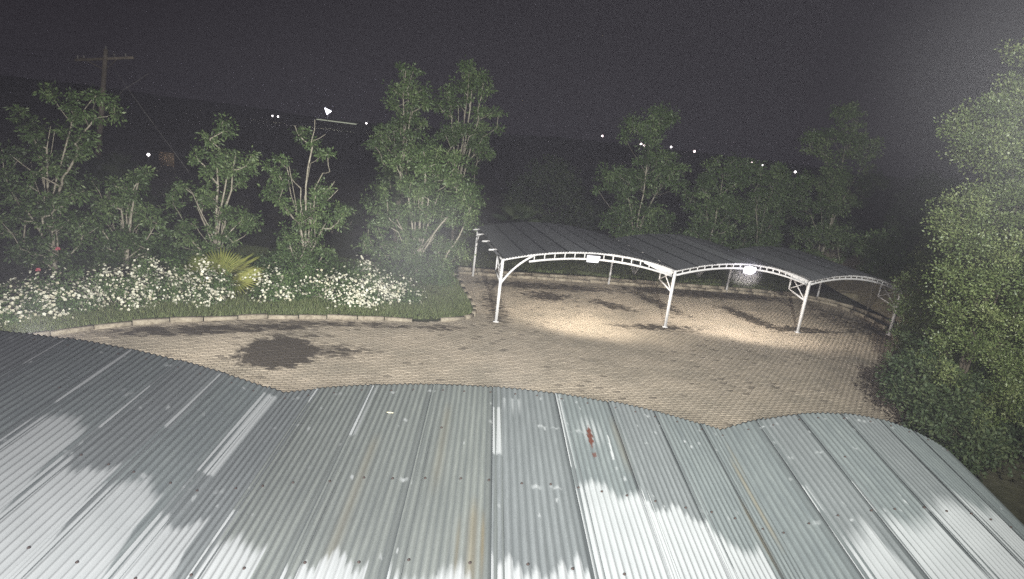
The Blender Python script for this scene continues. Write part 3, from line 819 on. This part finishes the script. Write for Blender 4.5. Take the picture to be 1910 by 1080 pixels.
# the row in the bed; lobes are (dx, dy, z, rx, ry, rz)
tree('tree', 'tall tree at the left edge of the photo, twin pale stems behind the white flowers', 'tree', (-15.6, 19.6), 21,
     [(-.6, 0, 1.5, 1.7, 1.3, 1.1), (-.5, 0, 3.2, 1.7, 1.2, 1.2), (.7, 0, 2.4, 1.2, 1.0, 1.1), (.5, 0, 4.6, 1.0, .8, 1.0), (1.3, .2, 5.8, .8, .7, .6), (.5, .2, 6.1, .6, .5, .5), (-1.1, 0, 4.9, .9, .7, .5)],
     [(.25, 0, 5.0), (-.45, .2, 3.6), (.5, -.2, 3.2), (-.9, 0, 2.2)], 125, 100, group='tall pale-stemmed trees in the flower bed')
tree('tree', 'low rounded tree below the small white light, second from the left in the bed', 'tree', (-14.2, 21.2), 22,
     [(-.5, 0, 1.5, 1.2, 1.0, .9), (.6, 0, 1.7, 1.1, .9, .9), (-.2, 0, 2.9, 1.1, .9, .8), (.5, 0, 3.6, .65, .6, .6)],
     [(.2, 0, 3.0), (-.5, .1, 2.0), (.6, -.1, 1.9), (-.2, .3, 2.6)], 75, 100, group='tall pale-stemmed trees in the flower bed')
tree('tree', 'slender tree with a narrow top rising behind the fan palm', 'tree', (-11.6, 22.6), 23,
     [(-.3, 0, 1.4, 1.6, 1.0, .8), (.7, .1, 2.1, 1.0, .9, .8), (-1.1, 0, 2.8, .8, .7, .6), (.2, 0, 3.4, .9, .7, .8), (.6, 0, 4.3, .9, .6, .6), (-.3, 0, 4.4, .7, .6, .5), (0, 0, 5.4, .55, .5, .6)],
     [(.1, 0, 4.8), (-.7, 0, 2.5), (.5, .1, 3.2), (-.9, .1, 1.8), (.25, -.2, 2.6)], 95, 100, group='tall pale-stemmed trees in the flower bed')
tree('tree', 'sparse tree with long bare upper branches in front of the distant floodlight', 'tree', (-8.3, 23.2), 24,
     [(-.1, 0, 1.3, 1.6, 1.0, .7), (.5, 0, 2.7, 1.3, .9, .8), (-.9, 0, 3.4, .8, .7, 1.0), (-1.1, 0, 4.2, .6, .5, .45), (.2, 0, 3.3, .7, .6, .6), (-.2, .1, 5.6, .5, .4, .5), (.5, 0, 5.1, .35, .35, .3)],
     [(.05, 0, 5.2), (-.35, .1, 3.6), (.45, 0, 4.3), (-.1, .2, 4.6), (.75, 0, 2.4), (-.9, 0, 1.5), (.35, -.2, 3.0)], 88, 95, group='tall pale-stemmed trees in the flower bed',
     bare=((1.0, 0, 4.0), (.8, 0, 4.35), (-.6, 0, 5.9), (.15, 0, 6.2), (.5, .2, 5.7), (1.15, 0, 3.7)))
tree('tree', 'broad bushy tree nearest the corner post of the far carport', 'tree', (-4.2, 24.8), 25,
     [(-1.2, 0, 1.6, 1.4, 1.1, 1.0), (.6, 0, 1.5, 1.6, 1.1, .9), (-.7, 0, 3.3, 1.3, 1.0, .9), (.6, 0, 3.4, 1.4, 1.0, .9), (1.7, -.1, 3.3, .8, .8, .8), (-.3, 0, 4.7, 1.2, .9, .8), (.6, 0, 5.1, .9, .8, .7), (1.0, 0, 4.3, 1.0, .9, .6), (2.0, -.2, 3.8, .5, .5, .4)],
     [(.1, 0, 4.5), (.35, .1, 3.6), (1.3, -.1, 3.2), (-.9, 0, 2.6), (-.3, .2, 3.8), (.8, -.2, 2.2)], 165, 105, group='tall pale-stemmed trees in the flower bed')
tree('tree', 'tall dim tree with a pointed top behind the bushy corner tree', 'tree', (-6.3, 30.5), 26,
     [(0, 0, 3, 1.6, 1.2, 1.6), (-.1, 0, 5.6, 1.7, 1.1, 1.3), (0, 0, 7.4, 1.2, .8, 1.0), (-.1, 0, 8.6, .7, .5, .6)],
     [(.1, 0, 7.8), (-.5, 0, 6.0), (.5, 0, 6.2)], 105, 110, .45, .15, .03, group='dim trees behind the flower bed')
tree('tree', 'tallest dim tree with a ragged forked top left of the far carport', 'tree', (-3.5, 31.5), 27,
     [(0, 0, 3, 1.5, 1.2, 1.6), (.1, 0, 5.6, 1.5, 1.1, 1.2), (-.7, 0, 7.6, .8, .7, .7), (.4, 0, 8.4, .9, .7, .8), (.2, 0, 9.3, .7, .5, .6), (1.3, 0, 7.3, .7, .6, .8)],
     [(.1, 0, 8.6), (-.6, 0, 6.8), (.7, 0, 6.9)], 115, 110, .45, .15, .03, group='dim trees behind the flower bed')
# trees beyond the far carport
rear = [
 ('tree', 'rounded dim tree beyond the bollard light, behind the left arch of the far carport', (6.6, 33.6), 31, [(0, 0, 2.6, 2.2, 1.5, 1.3), (-1.6, 0, 4.6, 1.3, 1.0, 1.0), (.5, 0, 5.4, 1.7, 1.2, 1.1), (-.6, 0, 7.6, 1.3, 1.0, 1.0), (.3, 0, 8.6, .9, .8, .5)], [(-.2, 0, 7.5), (-1.1, 0, 4.5), (.8, 0, 5.0), (.2, .1, 3)], 120),
 ('tree', 'leafy dim tree behind the middle arch of the far carport, left of its floodlight', (10.9, 34.6), 32, [(0, 0, 2.2, 1.8, 1.3, 1.3), (-.6, 0, 4.6, 1.6, 1.2, 1.2), (.5, 0, 6.0, 1.6, 1.2, .9), (.9, 0, 3.9, 1.3, 1.0, .8)], [(.1, 0, 5.6), (-.6, 0, 4.5), (.7, 0, 3.5)], 90),
 ('tree', 'dim tree with pale stems directly beyond the bright floodlight of the far carport', (14.3, 36.0), 33, [(0, 0, 2.0, 1.6, 1.3, 1.2), (.2, 0, 4.3, 1.7, 1.2, 1.2), (-.4, 0, 6.0, 1.2, 1.0, .8), (.9, 0, 5.7, 1.0, 1.0, .7)], [(.1, 0, 5.6), (-.6, 0, 4.0), (.5, 0, 3.5)], 85),
 ('tree', 'high broad misty tree with a peaked top behind the right arch of the far carport', (18.6, 37.0), 34, [(0, 0, 2.4, 2.2, 1.6, 1.5), (-.8, 0, 5.4, 2.2, 1.5, 1.5), (.9, 0, 6.2, 2.0, 1.5, 1.3), (-1.0, 0, 8.4, 1.7, 1.3, 1.2), (-.4, 0, 10.0, 1.0, .8, .8), (1.1, 0, 8.3, 1.2, 1.0, .8)], [(-.3, 0, 9), (-1.1, 0, 6), (.9, 0, 6.5)], 150),
 ('tree', 'small dark spreading tree on the sandy verge, seen through the right arch', (18.7, 30.9), 35, [(0, 0, 2.4, 1.3, 1.1, .7), (.6, 0, 2.9, 1.1, 1.0, .7), (-.5, 0, 3.3, 1.2, 1.0, .8)], [(.1, 0, 2.7), (-.4, 0, 2.5), (.5, 0, 2.4)], 60),
 ('tree', 'dim tree filling the gap between the peaked misty tree and the tall right hedge tree', (22.8, 35.0), 36, [(0, 0, 2.4, 2.0, 1.5, 1.5), (0, 0, 5.0, 2.1, 1.5, 1.5), (.6, 0, 6.8, 1.3, 1.1, .9)], [(0, 0, 6), (-.8, 0, 4), (.8, 0, 4.2)], 90)]
for (nm, lb, loc, sd, lob, stm, nc) in rear:
    tree(nm, lb, 'tree', loc, sd, lob, stm, int(nc * 1.35), 100, .46, .15, .03, group='trees beyond the far carport', lm=M_LEAF, trunk_scale=.9)
tree('tree', 'very tall dense pale green tree at the right edge, glowing in the misty light', 'tree', (11.9, 14.9), 41,
     [(.3, 0, 2.2, 1.5, 1.4, 1.3), (.2, -.1, 4.2, 1.6, 1.5, 1.2), (.0, 0, 6.0, 1.65, 1.5, 1.2), (.1, 0, 7.8, 1.7, 1.4, 1.2), (.1, 0, 9.5, 1.5, 1.2, 1.1), (-1.1, 0, 8.2, 1.0, .9, .9), (-.8, 0, 5.6, .8, .7, .5)],
     [(.1, 0, 8.5), (-.5, 0, 5.5), (.6, .1, 6.0)], 520, 250, .42, .066, .016, lm=M_LEAF_LT, droop=-.3, trunk_scale=.6)
tree('tree', 'bushy green tree of middle height left of the very tall one, beside the last arch', 'tree', (14.3, 19.6), 42,
     [(0, 0, 1.6, 1.3, 1.4, 1.2), (-.2, 0, 3.3, 1.4, 1.3, 1.0), (.1, 0, 4.6, 1.2, 1.1, .9), (1.2, 0, 3.8, 1.2, 1.1, 1.2), (-1.0, -.1, 2.6, .6, .6, .5)],
     [(0, 0, 4.2), (-.5, 0, 3.0), (.7, 0, 3.4)], 230, 170, .4, .09, .02, lm=M_LEAF_LT, droop=-.1, trunk_scale=.6)
tree('shrub', 'large dark glossy shrub overhanging the right side of the paving, touching the roof corner', 'shrub', (13.2, 16.9), 43,
     [(-.3, 0, .9, 1.3, 1.3, .8), (-.1, .2, 1.8, 1.2, 1.2, .8), (.9, -.2, 1.4, 1.0, 1.2, 1.0), (-.2, -1.3, .8, 1.1, 1.0, .7)],
     [(-.3, 0, 1.4), (.3, .3, 1.8), (.1, -.6, 1.3)], 190, 150, .36, .12, .028, lm=M_LEAF_DK, droop=.2, trunk_scale=.6)
tree('shrub', 'light green shrub between the dark glossy shrub and the right edge', 'shrub', (13.6, 14.6), 44,
     [(0, 0, 1.2, 1.2, 1.4, 1.0), (.4, -1.4, 1.1, 1.2, 1.2, .9), (-.2, 1.2, 1.8, .9, .9, .9)],
     [(0, 0, 1.4), (.3, -1, 1.3)], 150, 140, .36, .09, .02, lm=M_LEAF_DK, droop=0, trunk_scale=.6)
tree('tree', 'dark leafy tree behind the very tall one, closing the gap at the right edge', 'tree', (15.3, 18.6), 45,
     [(0, 0, 1.6, 1.6, 1.6, 1.4), (0, 0, 3.8, 1.7, 1.5, 1.3), (0, 0, 5.8, 1.7, 1.5, 1.2), (0, 0, 7.6, 1.4, 1.3, 1.1)],
     [(0, 0, 5.2), (-.5, 0, 3.0), (.7, 0, 3.4)], 230, 150, .42, .1, .024, lm=M_LEAF_LT, droop=0, trunk_scale=.6)
tree('shrub', 'low dark shrub at the foot of the very tall tree, nearest the roof corner', 'shrub', (11.5, 13.9), 46,
     [(0, 0, .7, 1.2, 1.2, .7), (.2, .8, 1.5, 1.2, 1.0, .8), (-.2, 1.6, 1.6, .9, .9, .9)], [(0, 0, .8), (.4, .6, 1.3)], 150, 140, .34, .1, .024, lm=M_LEAF_DK, droop=0, trunk_scale=.6)
# the wooded slope that closes the view beyond the far carport reads as one mass
rg = np.random.default_rng(90); nC = 900
cx = rg.uniform(-1, 44, nC); cy = 41 + rg.uniform(0, 9, nC) + .12 * cx; top = 2.2 + 1.6 * np.sin(cx * .35 + 1) + 1.0 * np.sin(cx * .9) + .05 * cx
cz = rg.uniform(0, 1, nC) ** .7 * np.clip(top, .8, 6)
v, f, tone = leaves(rg, np.c_[cx, cy, cz], rg.uniform(.5, 1.0, nC), 90, .2, .05, .2)
obj('treeline', mesh_np('treeline', v, f, M_LEAF_DK, attrs={'tone': ('FACE', tone)}), kind='stuff', label='dark wooded mass closing the view beyond the far carport trees', category='treeline')

# dim bushes in the field behind
for (x, y, s_, sd, lb) in ((-24.5, 34, 2.2, 51, 'dim bush behind the utility pole, leftmost of the field bushes'),
                       (-18.5, 31, 2.0, 52, 'dim bush in the dark field behind the second tree of the bed'),
                       (-10.4, 33, 1.9, 53, 'dim bush in the dark field behind the sparse tree'),
                       (.8, 34.5, 1.5, 55, 'dim low bush in the verge left of the bollard light'),
                       (-1.2, 33.0, 1.6, 54, 'dim bush behind the left end of the far carport')):
    tree('bush', lb, 'bush', (x, y), sd, [(0, 0, s_ * .45, s_ * .8, s_ * .6, s_ * .45), (s_ * .4, 0, s_ * .6, s_ * .5, s_ * .4, s_ * .4)], [(0, 0, s_ * .7), (.3, 0, s_ * .6)], 40, 70, .4, .14, .03, lm=M_LEAF_DK, group='dim bushes in the field')

rg = np.random.default_rng(91); nC = 420
cx = rg.uniform(-17, -2.6, nC); cy = 21.6 + (cx + 12) * .28 + rg.uniform(-.6, 1.9, nC); cz = rg.uniform(.05, 1, nC) * (.75 + .4 * np.sin(cx * 1.3))
v, f, tone = leaves(rg, np.c_[cx, cy, np.maximum(cz, .1)], rg.uniform(.25, .45, nC), 80, .11, .026, .2)
obj('undergrowth', mesh_np('undergrowth', v, f, M_ROSE_LEAF, attrs={'tone': ('FACE', tone)}), kind='stuff', label='leafy undergrowth between the flowering shrubs and the trees of the bed', category='undergrowth')

# ------------------------------------------------------------------ white flowering shrubs
def flower_bush(label, loc, rx, ry, h, nb, seed, red=0):
    rg = np.random.default_rng(seed)
    root = thing('rose_bush', label, 'flowering shrub', (*loc, 0), R(22), 'white flowering shrubs along the kerb')
    h *= 1.12; n = int(70 * rx * ry * h) + 30
    th = rg.uniform(0, 2 * math.pi, n); q = np.sqrt(rg.random(n)); zz = rg.random(n)
    top = h * (1 - .55 * q ** 2) * (.8 + .3 * np.sin(th * 3 + seed))
    cl = np.c_[rx * q * np.cos(th), ry * q * np.sin(th), top * zz ** .6]
    v, f, tone = leaves(rg, cl, np.full(n, .22), 60, .075, .022, .1)
    v[:, 2] = np.maximum(v[:, 2], .03)
    obj('foliage', mesh_np('foliage', v, f, M_ROSE_LEAF, attrs={'tone': ('FACE', tone)}), root)
    # canes
    mb = MB()
    for _ in range(14):
        e = cl[rg.integers(n)]
        mb.tube([(e[0] * .15, e[1] * .15, 0), (e[0] * .5, e[1] * .5, e[2] * .65), e], [.012, .009, .004], 4, cap=False)
    mb.build('stems', M_BARK, root, kind='stuff')
    # blossoms over the outer surface, in sprays
    nb = int(nb * 3.0); ns = max(6, nb // 15); sth = rg.uniform(0, 2 * math.pi, ns); sq = np.sqrt(rg.random(ns)) * 1.02
    stop = h * (1 - .55 * sq ** 2) * (.8 + .3 * np.sin(sth * 3 + seed))
    sz = np.where(rg.random(ns) < .5, stop * rg.uniform(.8, 1.05, ns), stop * rg.uniform(.12, .9, ns))
    sc = np.c_[rx * sq * np.cos(sth), ry * sq * np.sin(sth), sz]
    k = rg.integers(0, ns, nb); c = sc[k] + rg.normal(0, 1, (nb, 3)) * np.array([.17, .15, .11])
    # only blossoms near the hull: push outwards
    out = c.copy(); out[:, 2] += .35; out /= np.linalg.norm(out, axis=1)[:, None]
    c = c + out * .05; c[:, 2] = np.maximum(c[:, 2], .12)
    V, F, Tn = [], [], []; m = 0
    for i in range(nb):
        nrm = out[i] + rg.normal(0, .45, 3) + np.array([0, -.25, .1]); nrm /= np.linalg.norm(nrm)
        a = np.cross(nrm, rg.normal(size=3)); a /= np.linalg.norm(a); b_ = np.cross(nrm, a)
        R_ = rg.uniform(.024, .052); t0 = np.clip(rg.normal(.55, .25), 0, 1)
        for p in range(5):
            an = p * 2 * math.pi / 5 + rg.normal(0, .1)
            d0 = math.cos(an) * a + math.sin(an) * b_; d1 = -math.sin(an) * a + math.cos(an) * b_
            V += [c[i], c[i] + d0 * R_ * .62 + d1 * R_ * .52 + nrm * R_ * .3, c[i] + d0 * R_ * 1.05 + nrm * R_ * .22, c[i] + d0 * R_ * .62 - d1 * R_ * .52 + nrm * R_ * .3]
            F.append((m, m + 1, m + 2, m + 3)); Tn.append(t0); m += 4
    o = obj('blossoms', mesh_np('blossoms', np.array(V), np.array(F), M_PETAL, attrs={'tone': ('FACE', Tn)}), root, kind='stuff')
    return root
fb = [('leftmost white flowering shrub, low and spreading at the photo edge beside the near roof', (-14.1, 14.9), 1.0, 1.2, .95, 330, 61),
      ('white flowering shrub before the twin pale stems of the left edge tree', (-13.2, 16.6), 1.05, .9, 1.1, 300, 62),
      ('white flowering shrub just right of the left edge tree, above the start of the kerb', (-12.1, 17.5), .95, .8, 1.0, 280, 63),
      ('dense white flowering shrub below the low rounded tree', (-11.6, 18.6), 1.1, .9, 1.25, 330, 64),
      ('white flowering shrub touching the left side of the fan palm', (-10.0, 18.9), .8, .7, 1.15, 230, 65),
      ('small sparse white flowering shrub just right of the fan palm', (-8.2, 20.1), .8, .7, 1.1, 130, 66),
      ('sparse white flowering shrub under the tree with long bare branches', (-7.2, 20.6), .8, .7, 1.0, 90, 68),
      ('biggest and densest white flowering shrub, right of all the others near the kerb', (-5.4, 21.0), 1.25, 1.0, 1.25, 560, 67),
      ('white flowering shrub spreading from the biggest one towards the grassy corner', (-4.3, 21.7), .9, .8, .85, 150, 69)]
for (lb, loc, rx, ry, h, nb, sd) in fb: flower_bush(lb, loc, rx, ry, h, nb, sd)
for (x, y, zz_, lb) in ((-13.75, 17.4, 1.62, 'red bloom standing highest above the white flowers before the twin stems'), (-13.75, 16.6, 1.15, 'red bloom among the white flowers, lower than the other red one')):
    t = thing('red_flower', lb, 'flower', (x, y, 0), 0, 'red blooms')
    mb = MB()
    for i in range(7):
        a_ = i * 2.4; mb.sph((.05 * math.cos(a_), .03 * math.sin(a_), zz_ + .035 * math.sin(a_ * 1.7)), .032, n=6, m=4)
    mb.build('petals', M_RED, t)
    mb = MB(); mb.tube([(0, 0, 0), (.05, 0, zz_ * .6), (0, 0, zz_)], .009, 4); mb.build('stem', M_ROSE_LEAF, t)

# ------------------------------------------------------------------ fan palms and others
def fan_leaf(rg, L, spread, nbl=34):
    V, F, Tn = [], [], []; m = 0
    for i in range(nbl):
        a = (i / (nbl - 1) - .5) * spread
        r_ = L * (.8 + .2 * math.cos(a * .6)) * rg.uniform(.94, 1.04)
        for sgn in (-1, 1):
            w_ = spread / nbl * .5 * sgn
            p0 = (0, 0, 0); pm_ = (.62 * r_ * math.sin(a), .62 * r_ * math.cos(a), .03 * L)
            pe = (.62 * r_ * math.sin(a + w_), .62 * r_ * math.cos(a + w_), .03 * L - .03 * L)
            pt = (r_ * math.sin(a), r_ * math.cos(a), -.06 * L - abs(rg.normal(0, .03)))
            V += [p0, pe, pt, pm_]; F.append((m, m + 1, m + 2, m + 3)); Tn.append(np.clip(.5 + (.3 if sgn > 0 else -.15) + rg.normal(0, .12), 0, 1)); m += 4
    return np.array(V), np.array(F), Tn
def fan_palm(label, loc, fronds, seed, L=.95, trunk_h=.35, cat='palm', group=None):
    rg = np.random.default_rng(seed)
    root = thing('fan_palm', label, cat, (*loc, 0), 0, group); M_PALM = M_LEAF_DK if group else globals()['M_PALM']
    mb = MB(); mb.tube([(0, 0, 0), (0, 0, trunk_h)], [.16, .12], 8); mb.build('trunk', M_BARK, root)
    for (az, el, st, roll) in fronds:
        az, el = R(az), R(el)
        d = Vector((math.cos(az) * math.cos(el), math.sin(az) * math.cos(el), math.sin(el)))
        base = Vector((0, 0, trunk_h)); tip = base + d * st
        fr = bpy.data.objects.new('frond', None)
        V, F, Tn = fan_leaf(rg, L * rg.uniform(.85, 1.1), R(rg.uniform(185, 235)))
        y = d; x = y.cross(Vector((0, 0, 1)))
        x = x.normalized() if x.length > .05 else Vector((1, 0, 0))
        x = Matrix.Rotation(R(roll), 3, y) @ x
        z = x.cross(y)
        M = np.array([list(x), list(y), list(z)])
        V = V @ M + np.array(tip)
        me = mesh_np('frond', V, F, M_PALM, attrs={'tone': ('FACE', Tn)})
        o = obj('frond', me, root)
        mb = MB(); mb.tube([tuple(base), tuple(base * .5 + tip * .5 + Vector((0, 0, .05))), tuple(tip)], .014, 5); mb.build('leaf_stalk', M_PALM, o)
    return root
fan_palm('yellow green fan palm with wide pleated fronds standing among the white flowers', (-10.1, 19.9),
         [(160, 40, .5, 15), (110, 58, .45, 0), (35, 40, .55, -15), (-5, 18, .65, 25), (185, 20, .6, -10), (75, 48, .3, 10), (-60, 20, .4, 0), (-120, 24, .4, 10), (15, 50, .5, 0)], 71, 1.02, .36)
for (x, y, sd, lb) in ((-25.8, 37.5, 72, 'dim palm left of the tan board, behind the utility pole'), (-22.6, 32.4, 73, 'dim palm in the field to the right of the foot of the utility pole'), (-.2, 39.0, 74, 'dim palm far behind the left end of the far carport')):
    fan_palm(lb, (x, y), [(a, e, .7, 0) for a, e in ((0, 40), (50, 55), (95, 70), (140, 50), (190, 40), (235, 50), (300, 45), (20, 15), (165, 15))], sd, 1.1, .9, group='dim palms in the field')
def whorl(label, loc, h, n, seed):
    rg = np.random.default_rng(seed); mb = MB()
    for i in range(n):
        a = rg.uniform(0, 2 * math.pi); l = rg.uniform(.2, .55)
        mb.tube([(0, 0, 0), (math.cos(a) * l * .4, math.sin(a) * l * .4, h * .6), (math.cos(a) * l, math.sin(a) * l, h * rg.uniform(.85, 1.1))], [.04, .03, .006], 4)
    o = mb.build('agave', M_INSUL); o.location = (*loc, 0); o['label'] = label; o['category'] = 'plant'; o['group'] = 'pale spiky plants behind the far carport'
whorl('pale spiky plant seen under the left arch of the far carport', (6.4, 31.6), .75, 9, 81)
whorl('pale spiky plant seen under the middle arch of the far carport beside its rear post', (10.3, 33.2), .6, 6, 82)

# ------------------------------------------------------------------ utility pole
pole = thing('utility_pole', 'leaning timber utility pole with a crossarm behind the left trees', 'utility pole', (-27.86, 38.8, 0), R(12))
mb = MB(); mb.tube([(0, 0, 0), (.55, 0, 4.5), (1.0, 0, 8.5)], [.19, .16, .125], 10); mb.build('shaft', M_POLE, pole, smooth=True)
mb = MB(); mb.tube([(-.75, 0, 7.62), (2.55, 0, 8.22)], .075, square=True); mb.build('crossarm', M_POLE, pole)
for s in (-.45, 1.65):
    mb = MB(); mb.tube([(.92, -.08, 7.25), (s, -.08, 7.85 if s < 0 else 8.02)], .025, 4); mb.build('arm_brace', M_POLE, pole)
for (x, z) in ((-.6, 7.72), (-.25, 7.78), (1.0, 8.5), (1.45, 8.12), (2.1, 8.22)):
    mb = MB(); mb.tube([(x, 0, z), (x, 0, z + .12), (x, 0, z + .2)], [.03, .055, .03], 8); mb.build('insulator', M_INSUL, pole)
mb = MB(); mb.tube([(1.0, 0, 8.0), (2.6, -.6, 6.0), (8.3, -5, 0.5)], .012, 4); mb.build('stay_wire', M_INSUL, pole)
mb = MB(); mb.tube([(.7, 0, 4.6), (1.9, 0, 6.2), (3.4, 0, 7.4)], .01, 4); mb.build('stay_wire', M_INSUL, pole)
for k, (z, y1) in enumerate(((7.8, 0), (8.2, .3), (5.9, 0))):
    cab = MB(); x0 = -27.8 if k != 1 else -26
    pts = [(-70, 46 + y1, z + 1.0), (-48, 42 + y1, z - .6), (-38, 40.3, z - .55), (x0, 38.8, z)]
    cab.tube(pts, .012, 4); c_ = cab.build('cable', M_BLACK); c_['category'] = 'cable'
    c_['label'] = ('upper power cable running left from the utility pole crossarm', 'power cable running left from the far end of the crossarm', 'lower cable running left from midway up the utility pole')[k]; c_['group'] = 'cables at the utility pole'
bd = thing('board', 'faded tan board standing in the field beside the pole stay wire', 'board', (-31.0, 52, 0), R(-8))
mb = MB(); mb.box((0, 0, .75), (1.5, .05, 1.15)); mb.build('board_panel', M_PANEL, bd)
for s in (-.6, .6): mb = MB(); mb.box((s, .06, .6), (.07, .07, 1.3)); mb.build('leg', M_POLE, bd)

# ------------------------------------------------------------------ lights in the distance
def far_lamp(label, x, y, z, r_, m, post=True, cat='lamp', group='distant lights on the hillside'):
    g_ = float(hz(np.array(x), np.array(y))) if y > 200 else -.06
    t = thing('distant_lamp', label, cat, (x, y, g_), 0, group)
    hh = max(z - g_, 1.2)
    mb = MB(); mb.tube([(0, 0, 0), (0, 0, hh - r_)], .06, 5); mb.build('lamp_post', M_BLACK, t)
    mb = MB()
    if m is M_FAR_F:
        tri = [(-1.0, .9), (1.2, .1), (-.2, -1.1)]
        mb.add([(a_, y_, hh + b_) for y_ in (-.3, .3) for a_, b_ in tri], [(0, 1, 4, 3), (1, 2, 5, 4), (2, 0, 3, 5)], [(0, 2, 1), (3, 4, 5)])
    else: mb.sph((0, 0, hh), r_, n=8, m=6)
    mb.build('lamp_head', m, t)
    return t
far_lamp('dazzling distant floodlight above the lit strip, between the bare-branched tree and the tall dim tree', -66.2, 200, 5.6, .95, M_FAR_F)
far_lamp('faint distant white lamp, left of a pair, left of the dazzling one', -84.1, 200, 1.92, .26, M_FAR_W)
far_lamp('distant white lamp, right of a pair, left of the dazzling one', -82.3, 200, 1.9, .3, M_FAR_W)
far_lamp('distant lamp right of the long lit strip', -53.5, 200, 3.28, .28, M_FAR_W)
far_lamp('lone white lamp above the low rounded tree in the bed', -31.3, 50, 1.0, .12, M_FAR_W)
for (x, z, r_, m, lb) in ((24.2, 8.8, .28, M_FAR_P, 'leftmost of the string of distant lights on the hillside'),
                     (37.8, 7.7, .36, M_FAR_P, 'brightest of the close cluster of pink distant lights'),
                     (39.0, 7.25, .34, M_FAR_P, 'pink distant light in the middle of the close cluster'),
                     (40.6, 7.25, .22, M_FAR_P, 'faintest pink distant light at the right end of the close cluster'),
                     (48.2, 8.0, .3, M_FAR_W, 'distant light at the right shoulder of the rounded dim tree'),
                     (56.4, 7.5, .32, M_FAR_P, 'distant light above the leafy tree beyond the middle arch'),
                     (75.1, 5.75, .22, M_FAR_W, 'small distant light just left of the pink one above the bright carport floodlight'),
                     (76.4, 6.3, .32, M_FAR_P, 'pink distant light above the bright carport floodlight'),
                     (80.3, 5.85, .3, M_FAR_W, 'distant light just right of the pink one above the bright carport floodlight'),
                     (92.0, 4.85, .34, M_FAR_W, 'rightmost of the string of distant lights')):
    far_lamp(lb, x, 214, z * 214 / 220 + .18, r_ * 1.15, m)
st = thing('canopy', 'long thin lit strip of a distant canopy under the dazzling floodlight', 'canopy', (-64.1, 203, 0), 0)
mb = MB(); mb.box((0, 0, 2.55), (12.5, 2.5, .3)); mb.build('canopy_roof', M_STRIP, st)
for s in (-5, 0, 5): mb = MB(); mb.tube([(s, 0, 0), (s, 0, 2.4)], .12, 6); mb.build('post', M_BLACK, st)
bl = thing('garden_light', 'small warm bollard light glowing beyond the roof of the far carport', 'garden light', (6.1, 37.5, 0), 0)
mb = MB(); mb.tube([(0, 0, 0), (0, 0, 2.05)], .05, 8); mb.build('post', M_INSUL, bl)
mb = MB(); mb.sph((0, 0, 2.13), .1, (1, 1, .7)); mb.build('lamp_head', M_WARM, bl)

# ------------------------------------------------------------------ damp night air
mb = MB(); mb.box((0, 193, 6.0), (584, 412, 14.4))
m = bpy.data.materials.new('damp_air'); m.use_nodes = True; nt = m.node_tree; nt.nodes.clear()
vo = nt.nodes.new('ShaderNodeVolumePrincipled'); vo.inputs['Color'].default_value = (.85, .84, 1, 1); vo.inputs['Density'].default_value = .0011
oo = nt.nodes.new('ShaderNodeOutputMaterial'); nt.links.new(vo.outputs[0], oo.inputs['Volume'])
hz_ = mb.build('haze', m, None, kind='stuff')

def mist(label, loc, sc, dens):  # soft balls of mist added to make patches of glare
    mb = MB(); mb.sph((0, 0, 0), 1, (1, 1, 1), 20, 12)
    m = bpy.data.materials.new('glare_mist'); m.use_nodes = True; nt = m.node_tree; nt.nodes.clear()
    tc = nt.nodes.new('ShaderNodeTexCoord'); ln = nt.nodes.new('ShaderNodeVectorMath'); ln.operation = 'LENGTH'
    nt.links.new(tc.outputs['Object'], ln.inputs[0])
    mr = nt.nodes.new('ShaderNodeMapRange'); mr.interpolation_type = 'SMOOTHSTEP'
    mr.inputs[1].default_value = .97; mr.inputs[2].default_value = 0; mr.inputs[3].default_value = 0; mr.inputs[4].default_value = 1
    nt.links.new(ln.outputs['Value'], mr.inputs[0])
    nz = noise(nt, 1.6, 2, .5, tc.outputs['Object'])
    d = mathn(nt, 'MULTIPLY', mathn(nt, 'MULTIPLY', mr.outputs[0], mathn(nt, 'ADD', nz.outputs[0], .35)), dens)
    vo = nt.nodes.new('ShaderNodeVolumePrincipled'); vo.inputs['Color'].default_value = (.92, .93, 1, 1)
    nt.links.new(d, vo.inputs['Density'])
    oo = nt.nodes.new('ShaderNodeOutputMaterial'); nt.links.new(vo.outputs[0], oo.inputs['Volume'])
    o = mb.build('mist', m, None, kind='stuff'); o.location = loc; o.scale = sc
    o['label'] = label; o['category'] = 'mist'
    return o
mist('added whitish mist standing for the glare over the grassy corner of the planting bed', (-3.0, 19.0, 2.6), (3.6, 3.2, 3.2), .085)
mist('added ball of mist making the glare halo around the bright floodlight of the far carport', (8.95, 23.2, 2.58), (.95, .8, .8), .2)
mist('added mist standing for the glare around the top of the tall tree at the right edge', (9.4, 11.2, 8.6), (4.6, 3.2, 4.6), .05)
